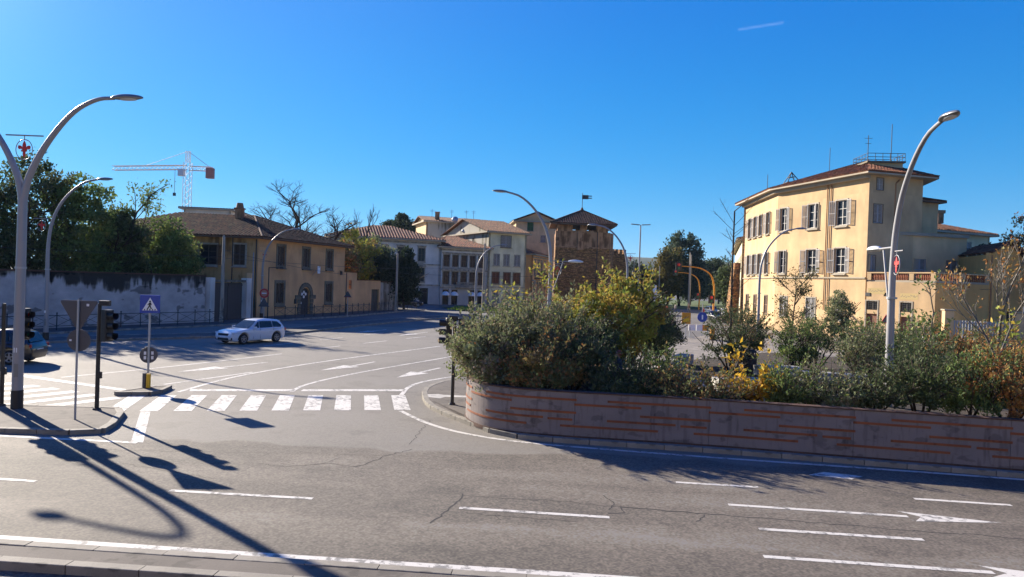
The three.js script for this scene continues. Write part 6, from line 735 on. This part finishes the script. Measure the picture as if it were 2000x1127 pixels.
shrub('shrub', 'low mixed planting over the wall below the walking person', [3.6, 1.0, -21.3], 23, { r: 1.1, h: 0.75, cols: C.dark, n: 60, per: 110, leaf: 0.10, twigs: 40, rz: 0.7 });
// low planting along the wall towards the right, one plant after another
const low = [[4.9, -20.7, 0.5, 0.3, 'rust', 'low rusty plant on the wall left of the golden shrub'], [6.0, -20.6, 0.6, 0.32, 'rust', 'low rusty plant on the wall below the golden leaves'], [7.1, -20.9, 0.5, 0.55, 'gold', 'golden-leaved shrub on the wall with large yellow leaves'], [8.1, -20.8, 0.7, 0.5, 'mid', 'green plant on the wall right of the golden shrub'], [9.2, -20.4, 0.7, 0.5, 'olive', 'pale olive plant on the wall left of the bent lamp'], [10.3, -20.2, 0.75, 0.6, 'dark', 'dark plant on the wall just left of the bent lamp'], [11.5, -20.0, 0.85, 1.15, 'dark', 'dark bushy plant hiding the foot of the bent lamp'], [12.6, -19.7, 0.85, 1.0, 'mid', 'green plant on the wall right of the bent lamp'], [13.6, -19.4, 0.9, 1.15, 'autumn', 'orange-brown plant on the wall at the right'], [14.7, -19.0, 0.9, 1.1, 'mid', 'green plant on the wall near the right frame edge'], [15.8, -18.9, 0.9, 1.4, 'olive', 'olive plant on the wall at the right frame edge']];
low.forEach(([x, z, r, h, c, l], i) => shrub('wall_plant', l, [x, 1.0, z], 40 + i, { r, h: h * 1.3, cols: C[c], n: c === 'gold' ? 16 : 34, per: 70, leaf: c === 'gold' ? 0.14 : 0.10, cr: 0.24, twigs: c === 'gold' ? 14 : 70, stems: 5, group: 'low plants along the striped wall' }));
// shrubs of the plaza beds
const beds = [[11.4, -36.6, 1.35, 3.0, 'dark', 'round dark green shrub behind the golden leaves'], [13.6, -41, 1.2, 2.6, 'rust', 'russet shrub beside the thin bare tree'], [15.5, -38.6, 1.2, 2.3, 'mid', 'green shrub behind the white benches'], [17.3, -40.5, 1.3, 2.5, 'dark', 'dark shrub before the conical young tree'], [19.2, -38.5, 1.3, 2.4, 'mid', 'green shrub before the upright bushy tree'], [17.2, -34.8, 1.2, 2.1, 'olive', 'olive shrub right of the long white bench'], [19.0, -34.0, 1.2, 2.2, 'mid', 'green shrub left of the bent lamp pole'], [20.8, -36, 1.3, 2.5, 'dark', 'dark shrub behind the bent lamp pole'], [16.6, -28.2, 1.1, 2.0, 'dark', 'dark shrub right of the bent lamp pole'], [18.2, -29.6, 1.2, 2.2, 'autumn', 'orange-brown shrub right of the bent lamp'], [19.8, -31, 1.2, 2.3, 'rust', 'russet shrub below the slatted gate'], [17.4, -25.6, 1.1, 2.0, 'mid', 'green shrub beside the pale sapling stem'], [19.3, -27, 1.2, 2.2, 'autumn', 'reddish shrub near the right frame edge'], [14.3, -24.4, 1.0, 1.7, 'dark', 'dark low shrub between bent lamp and sapling'], [22, -33, 1.4, 2.5, 'rust', 'russet shrub at the far right of the bed']];
beds.forEach(([x, z, r, h, c, l], i) => shrub('bed_shrub', l, [x, 0.12, z], 70 + i, { r, h, cols: C[c], n: 46, per: 75, leaf: 0.11, cr: 0.32, twigs: 110, group: 'shrubs in the plaza beds' }));
// young trees of the plaza
tree('bare_tree', 'tall thin bare tree left of the yellow building', [12.3, 0.12, -40], 101, { h: 9.4, bole: 0.92, r: 0.07, depth: 2, br: { bend: 0.05, rise: 0.04, fork: [24, 26], spread: 1.3, shrink: 0.15, thin: 0.2, lead: 0.4 }, bark: M.bark });
{ const o = tree('young_tree', 'conical young tree with thin yellowish leaves before the yellow building', [17.8, 0.12, -45.5], 102, { h: 5.2, bole: 0.85, r: 0.06, depth: 2, br: { bend: 0.08, fork: [12, 14], spread: 1.1, shrink: 0.3 }, tipLeaves: 9, tipR: 0.5, leaf: 0.13, cols: [[0.16, 0.15, 0.06], [0.20, 0.14, 0.05], [0.11, 0.12, 0.05]], tipDepth: 1 }); }
tree('young_tree', 'dense upright young tree with grey-green leaves before the yellow building', [20.9, 0.12, -45.5], 103, { h: 4.3, bole: 0.5, r: 0.06, depth: 2, crowns: [[[0, 2.9, 0], [0.75, 1.5, 0.75], 60, 90, 0.3]], leaf: 0.13, cols: C.olive });
tree('young_tree', 'slim staked sapling with large leaves in front of the terrace block', [17.4, 0.12, -30], 104, { h: 5.2, bole: 0.7, r: 0.045, depth: 2, br: { bend: 0.12, fork: [7, 9], spread: 0.9, shrink: 0.34 }, tipLeaves: 5, tipR: 0.5, leaf: 0.17, cols: C.mid, bark: M.barkPale });
tree('young_tree', 'pale many-stemmed tree with few brown leaves near the right frame edge', [16.5, 0.12, -24.2], 105, { h: 7.2, bole: 0.42, r: 0.075, depth: 4, br: { bend: 0.22, fork: [3, 4], spread: 0.55, shrink: 0.62, rise: 0.1 }, tipLeaves: 2, tipR: 0.4, leaf: 0.13, cols: C.autumn, tipDepth: 1, bark: M.barkPale });
tree('young_tree', 'yellow-green leafy tree cut by the right frame edge', [16.5, 0.12, -21.9], 106, { h: 5.0, bole: 0.5, r: 0.05, depth: 3, tipLeaves: 14, tipR: 0.6, leaf: 0.17, cols: C.lime, tipDepth: 1, bark: M.bark });
tree('young_tree', 'small golden-leaved sapling rising over the wall before the benches', [7.3, 1.0, -23.0], 107, { h: 1.9, bole: 0.5, r: 0.022, depth: 2, br: { spread: 1.2 }, tipLeaves: 4, tipR: 0.35, leaf: 0.2, cols: C.gold, tipDepth: 1 });
tree('young_tree', 'leafy twiggy sapling in front of the cream house', [0.9, 1.0, -28.5], 108, { h: 4.4, bole: 0.55, r: 0.03, depth: 3, br: { bend: 0.25, spread: 0.7, shrink: 0.55 }, tipLeaves: 4, tipR: 0.4, leaf: 0.16, cols: C.lime, tipDepth: 1 });
for (const [x, z, l] of [[8.9, -21.6, 'thin wooden stake standing in the bed before the shaded benches'], [16.2, -29.3, 'wooden stake left of the staked sapling'], [18.2, -29.6, 'pale wooden stake right of the staked sapling'], [14.9, -22.0, 'short reddish stake near the pale many-stemmed tree']]) { const o = thing('plant_stake', l, 'stake', [x, x < 10 ? 1.0 : 0.12, z]); mesh('post', cyl(0.035, 0.03, x < 10 ? 0.9 : 2.2, 0, 0, 0, 8), M.barkPale, o); mesh('tie', new THREE.TorusGeometry(0.05, 0.012, 5, 12).rotateX(Math.PI / 2), M.rubber, o, [0, x < 10 ? 0.8 : 1.9, 0]); }
// trees behind the garden wall
const gw = 'trees behind the stained garden wall';
const T1 = (label, x, z, h, r, seed, cols, extra = {}) => tree('garden_tree', label, [x, 0, z], seed, { h, bole: 0.4, depth: 3, r: 0.22, crowns: [[[0, h * 0.6, 0], [r, h * 0.4, r], 190, 62, 0.75], [[0, h * 0.3, 0], [r * 1.05, h * 0.24, r], 90, 62, 0.7]], leaf: 0.3, cols, group: gw, ...extra });
T1('broad leafy tree at the left frame edge behind the garden wall', -44, -57.2, 13.1, 3.7, 201, C.mid); T1('tall dark green tree behind the twin lamp', -39.0, -58.3, 12.9, 3.2, 202, C.dark); T1('bright green pointed tree left of the leaning trunk', -35.6, -59.4, 11.7, 2.5, 203, C.mid);
T1('narrow dark green tree between the bright tree and the leaning trunk', -33.8, -62, 9.7, 1.9, 204, C.dark); T1('round green tree in front of the ochre house', -31.2, -65.2, 8.3, 2.1, 205, C.mid, { r: 0.16 }); T1('dark leafy tree low at the left frame edge', -40.9, -52.5, 9.3, 2.5, 206, C.dark);
tree('garden_tree', 'leaning half-bare tree with a dark trunk behind the garden wall', [-35, 0, -61.5], 207, { h: 10.2, bole: 0.6, r: 0.17, tilt: 0.3, depth: 4, br: { bend: 0.2, spread: 0.55, shrink: 0.5, thin: 0.4 }, tipLeaves: 8, tipR: 0.9, leaf: 0.24, cols: C.mid, bark: M.barkDark, group: gw });
tree('garden_tree', 'pollarded bare tree with stubby limbs left of the ochre house roof', [-32.9, 0, -67.2], 208, { h: 9.4, bole: 0.72, r: 0.17, depth: 2, br: { bend: 0.12, spread: 0.6, shrink: 0.3, taper: 0.85, fork: [3, 4] }, bark: M.barkDark, group: gw });
// bare and autumn trees behind the house
const bh = 'trees behind the ochre house', bareBr = { bend: 0.22, spread: 0.8, shrink: 0.62, fork: [3, 4], rise: 0.04, thin: 0.42, lead: 0.62 };
tree('bare_tree', 'large bare spreading tree above the ochre house roof', [-31.2, 0, -103], 211, { h: 17.0, bole: 0.52, r: 0.42, depth: 6, br: { ...bareBr, shrink: 0.62, spread: 1.15, thin: 0.5 }, bark: M.barkDark, group: bh }); tree('bare_tree', 'second bare tree right of the large bare one', [-25.8, 0, -98], 212, { h: 14.5, bole: 0.5, r: 0.34, depth: 6, br: { ...bareBr, shrink: 0.6, spread: 1.05, thin: 0.5 }, bark: M.barkDark, group: bh });
tree('bare_tree', 'twiggy upright bare tree behind the autumn trees', [-22.5, 0, -108], 213, { h: 15.5, bole: 0.55, r: 0.22, depth: 6, br: { ...bareBr, spread: 0.45, shrink: 0.5, rise: 0.1 }, bark: M.bark, group: bh });
const T2 = (label, x, z, h, r, seed, cols, extra = {}) => tree('street_tree', label, [x, 0, z], seed, { h, bole: 0.35, depth: 3, r: 0.2, crowns: [[[0, h * 0.6, 0], [r, h * 0.42, r], 150, 55, 0.85]], leaf: 0.36, cols, group: bh, ...extra });
T2('yellowing tree right of the ochre house roof', -21.3, -97, 10.6, 3.0, 221, C.lime); T2('olive-green tree above the low garden wall', -19.0, -101, 9.3, 2.8, 222, C.olive); T2('rusty leaved tree close to the end of the ochre house', -21.6, -92, 8.4, 1.9, 223, C.rust); T2('dark conical evergreen before the pale building', -14.9, -99.5, 8.6, 2.1, 224, C.yew, { crowns: [[[0, 3.9, 0], [2.1, 3.4, 2.1], 170, 60, 0.6], [[0, 6.6, 0], [1.2, 1.9, 1.2], 60, 60, 0.5]] }); T2('dark yew beside the conical evergreen', -17.2, -98, 7.4, 1.8, 225, C.yew);
for (const [x, z, h, r, s, l] of [[-27.4, -172, 17.2, 4.0, 231, 'umbrella pine above the pale building roof'], [-22.6, -176, 16.2, 2.6, 232, 'smaller umbrella pine beside the first']]) tree('umbrella_pine', l, [x, 0, z], s, { h, bole: 0.82, r: 0.3, depth: 2, br: { shrink: 0.16, spread: 1.4 }, crowns: [[[0, h * 0.97, 0], [r, 1.5, r], 110, 55, 0.9], [[0.6, h * 1.08, 0], [r * 0.3, 1.2, r * 0.3], 30, 50, 0.7]], leaf: 0.5, cols: C.yew, group: 'pines above the roofs', bark: M.bark });
// the park at the end of the street
const pk = 'trees of the far park', T3 = (label, x, z, h, r, seed, cols, extra = {}) => tree('park_tree', label, [x, 0, z], seed, { h, bole: 0.3, depth: 3, r: 0.35, crowns: [[[0, h * 0.58, 0], [r, h * 0.42, r], 170, 60, 1.3]], leaf: 0.6, cols, group: pk, ...extra });
T3('tall broad cedar rising over the far street', 40.2, -172, 17.2, 5.2, 241, C.cedar, { crowns: [[[0.5, 9.6, 0], [4.6, 7.2, 4.6], 230, 62, 1.2], [[-2.4, 7, 0], [3.2, 4.6, 3.2], 90, 60, 1.1]] }); T3('yellowing tree against the left of the tall cedar', 36.0, -166, 13.0, 3.0, 242, [[0.14, 0.12, 0.03], [0.18, 0.14, 0.035], [0.09, 0.10, 0.03]]); T3('round dark tree left of the cedar', 31.0, -178, 9.6, 4.0, 243, C.yew); T3('dark low tree near the tower end of the park', 27.2, -182, 9.0, 3.6, 244, C.yew); T3('dark tree between the tower and the park', 24.6, -190, 10.2, 3.4, 245, C.dark); T3('dark green tree right of the cedar', 47.2, -190, 9.8, 4.2, 246, C.cedar); T3('dark tree down the avenue at the right', 56, -200, 11.5, 4.6, 247, C.yew); T3('tree down the avenue beside the cream street house', 46, -150, 9.2, 3.0, 248, C.dark);
T3('tall dark tree closing the avenue', 62, -215, 13.5, 4.5, 249, C.dark);
// autumn trees behind the slatted gate
tree('autumn_tree', 'large brown-leaved tree behind the orange outbuilding', [49.2, 0, -68], 251, { h: 12.2, bole: 0.4, r: 0.24, depth: 4, br: { spread: 0.7 }, crowns: [[[0, 7.2, 0], [3.0, 4.6, 3.0], 150, 40, 0.8]], leaf: 0.28, cols: C.autumn, group: 'brown trees behind the gate' }); tree('autumn_tree', 'second brown-leaved tree at the right frame edge', [48.5, 0, -60], 252, { h: 10.5, bole: 0.4, r: 0.2, depth: 4, br: { spread: 0.7 }, crowns: [[[0, 6.0, 0], [2.6, 4.0, 2.6], 110, 36, 0.8]], leaf: 0.28, cols: C.autumn, group: 'brown trees behind the gate' });
T3('dark evergreen behind the orange outbuilding', 47.6, -73.5, 9.2, 2.0, 253, C.yew, { group: 'brown trees behind the gate', leaf: 0.3 });
// grass tufts on the lawns
for (const [poly, n, l, sd, y] of [[[-9, 13, -116, -102], 2500, 'short grass on the roundabout lawn', 261, 0.12]]) { const R = rng(sd), pts = []; for (let i = 0; i < n; i++) pts.push([poly[0] + (poly[1] - poly[0]) * R(), y, poly[2] + (poly[3] - poly[2]) * R(), R()]); const g = new THREE.Group(); g.name = 'grass'; scene.add(g); tag(g, l, 'grass', null, 'stuff'); foliage(g, 'blades', pts, 0.22, [[0.16, 0.27, 0.03], [0.20, 0.30, 0.04]], sd + 1, { up: 1.5 }); }
// far hills
function hillRange(label, z, x0, x1, hMax, seed, col) { const n = 90, pos = [], idx = []; for (let j = 0; j < 8; j++) for (let i = 0; i <= n; i++) { const t = i / n, x = x0 + (x1 - x0) * t, e = Math.sin(Math.PI * t), hh = hMax * e * (0.55 + 0.45 * fbm(t * 6, seed * 0.37, 64, seed, 4)) * Math.sin(Math.PI * (j / 7) * 0.5); pos.push(x, hh - 3, z + 250 * (1 - j / 7)); } for (let j = 0; j < 7; j++) for (let i = 0; i < n; i++) { const a = j * (n + 1) + i, b = a + 1, c = a + n + 1, d = c + 1; idx.push(a, b, c, b, d, c); } const g = new THREE.BufferGeometry(); g.setAttribute('position', new THREE.Float32BufferAttribute(pos, 3)); g.setIndex(idx); g.computeVertexNormals(); struct('hills', planarUV(g), std(col, 1, {}), label, 'hills'); }
hillRange('distant wooded hills closing the street', -1500, -700, 1250, 86, 3, [0.06, 0.08, 0.04]); hillRange('low wooded hill behind the tower', -900, -420, 420, 36, 9, [0.05, 0.07, 0.03]);
scene.fog = new THREE.FogExp2(0xbfd4ea, 0.00008);

renderer.render(scene, camera);
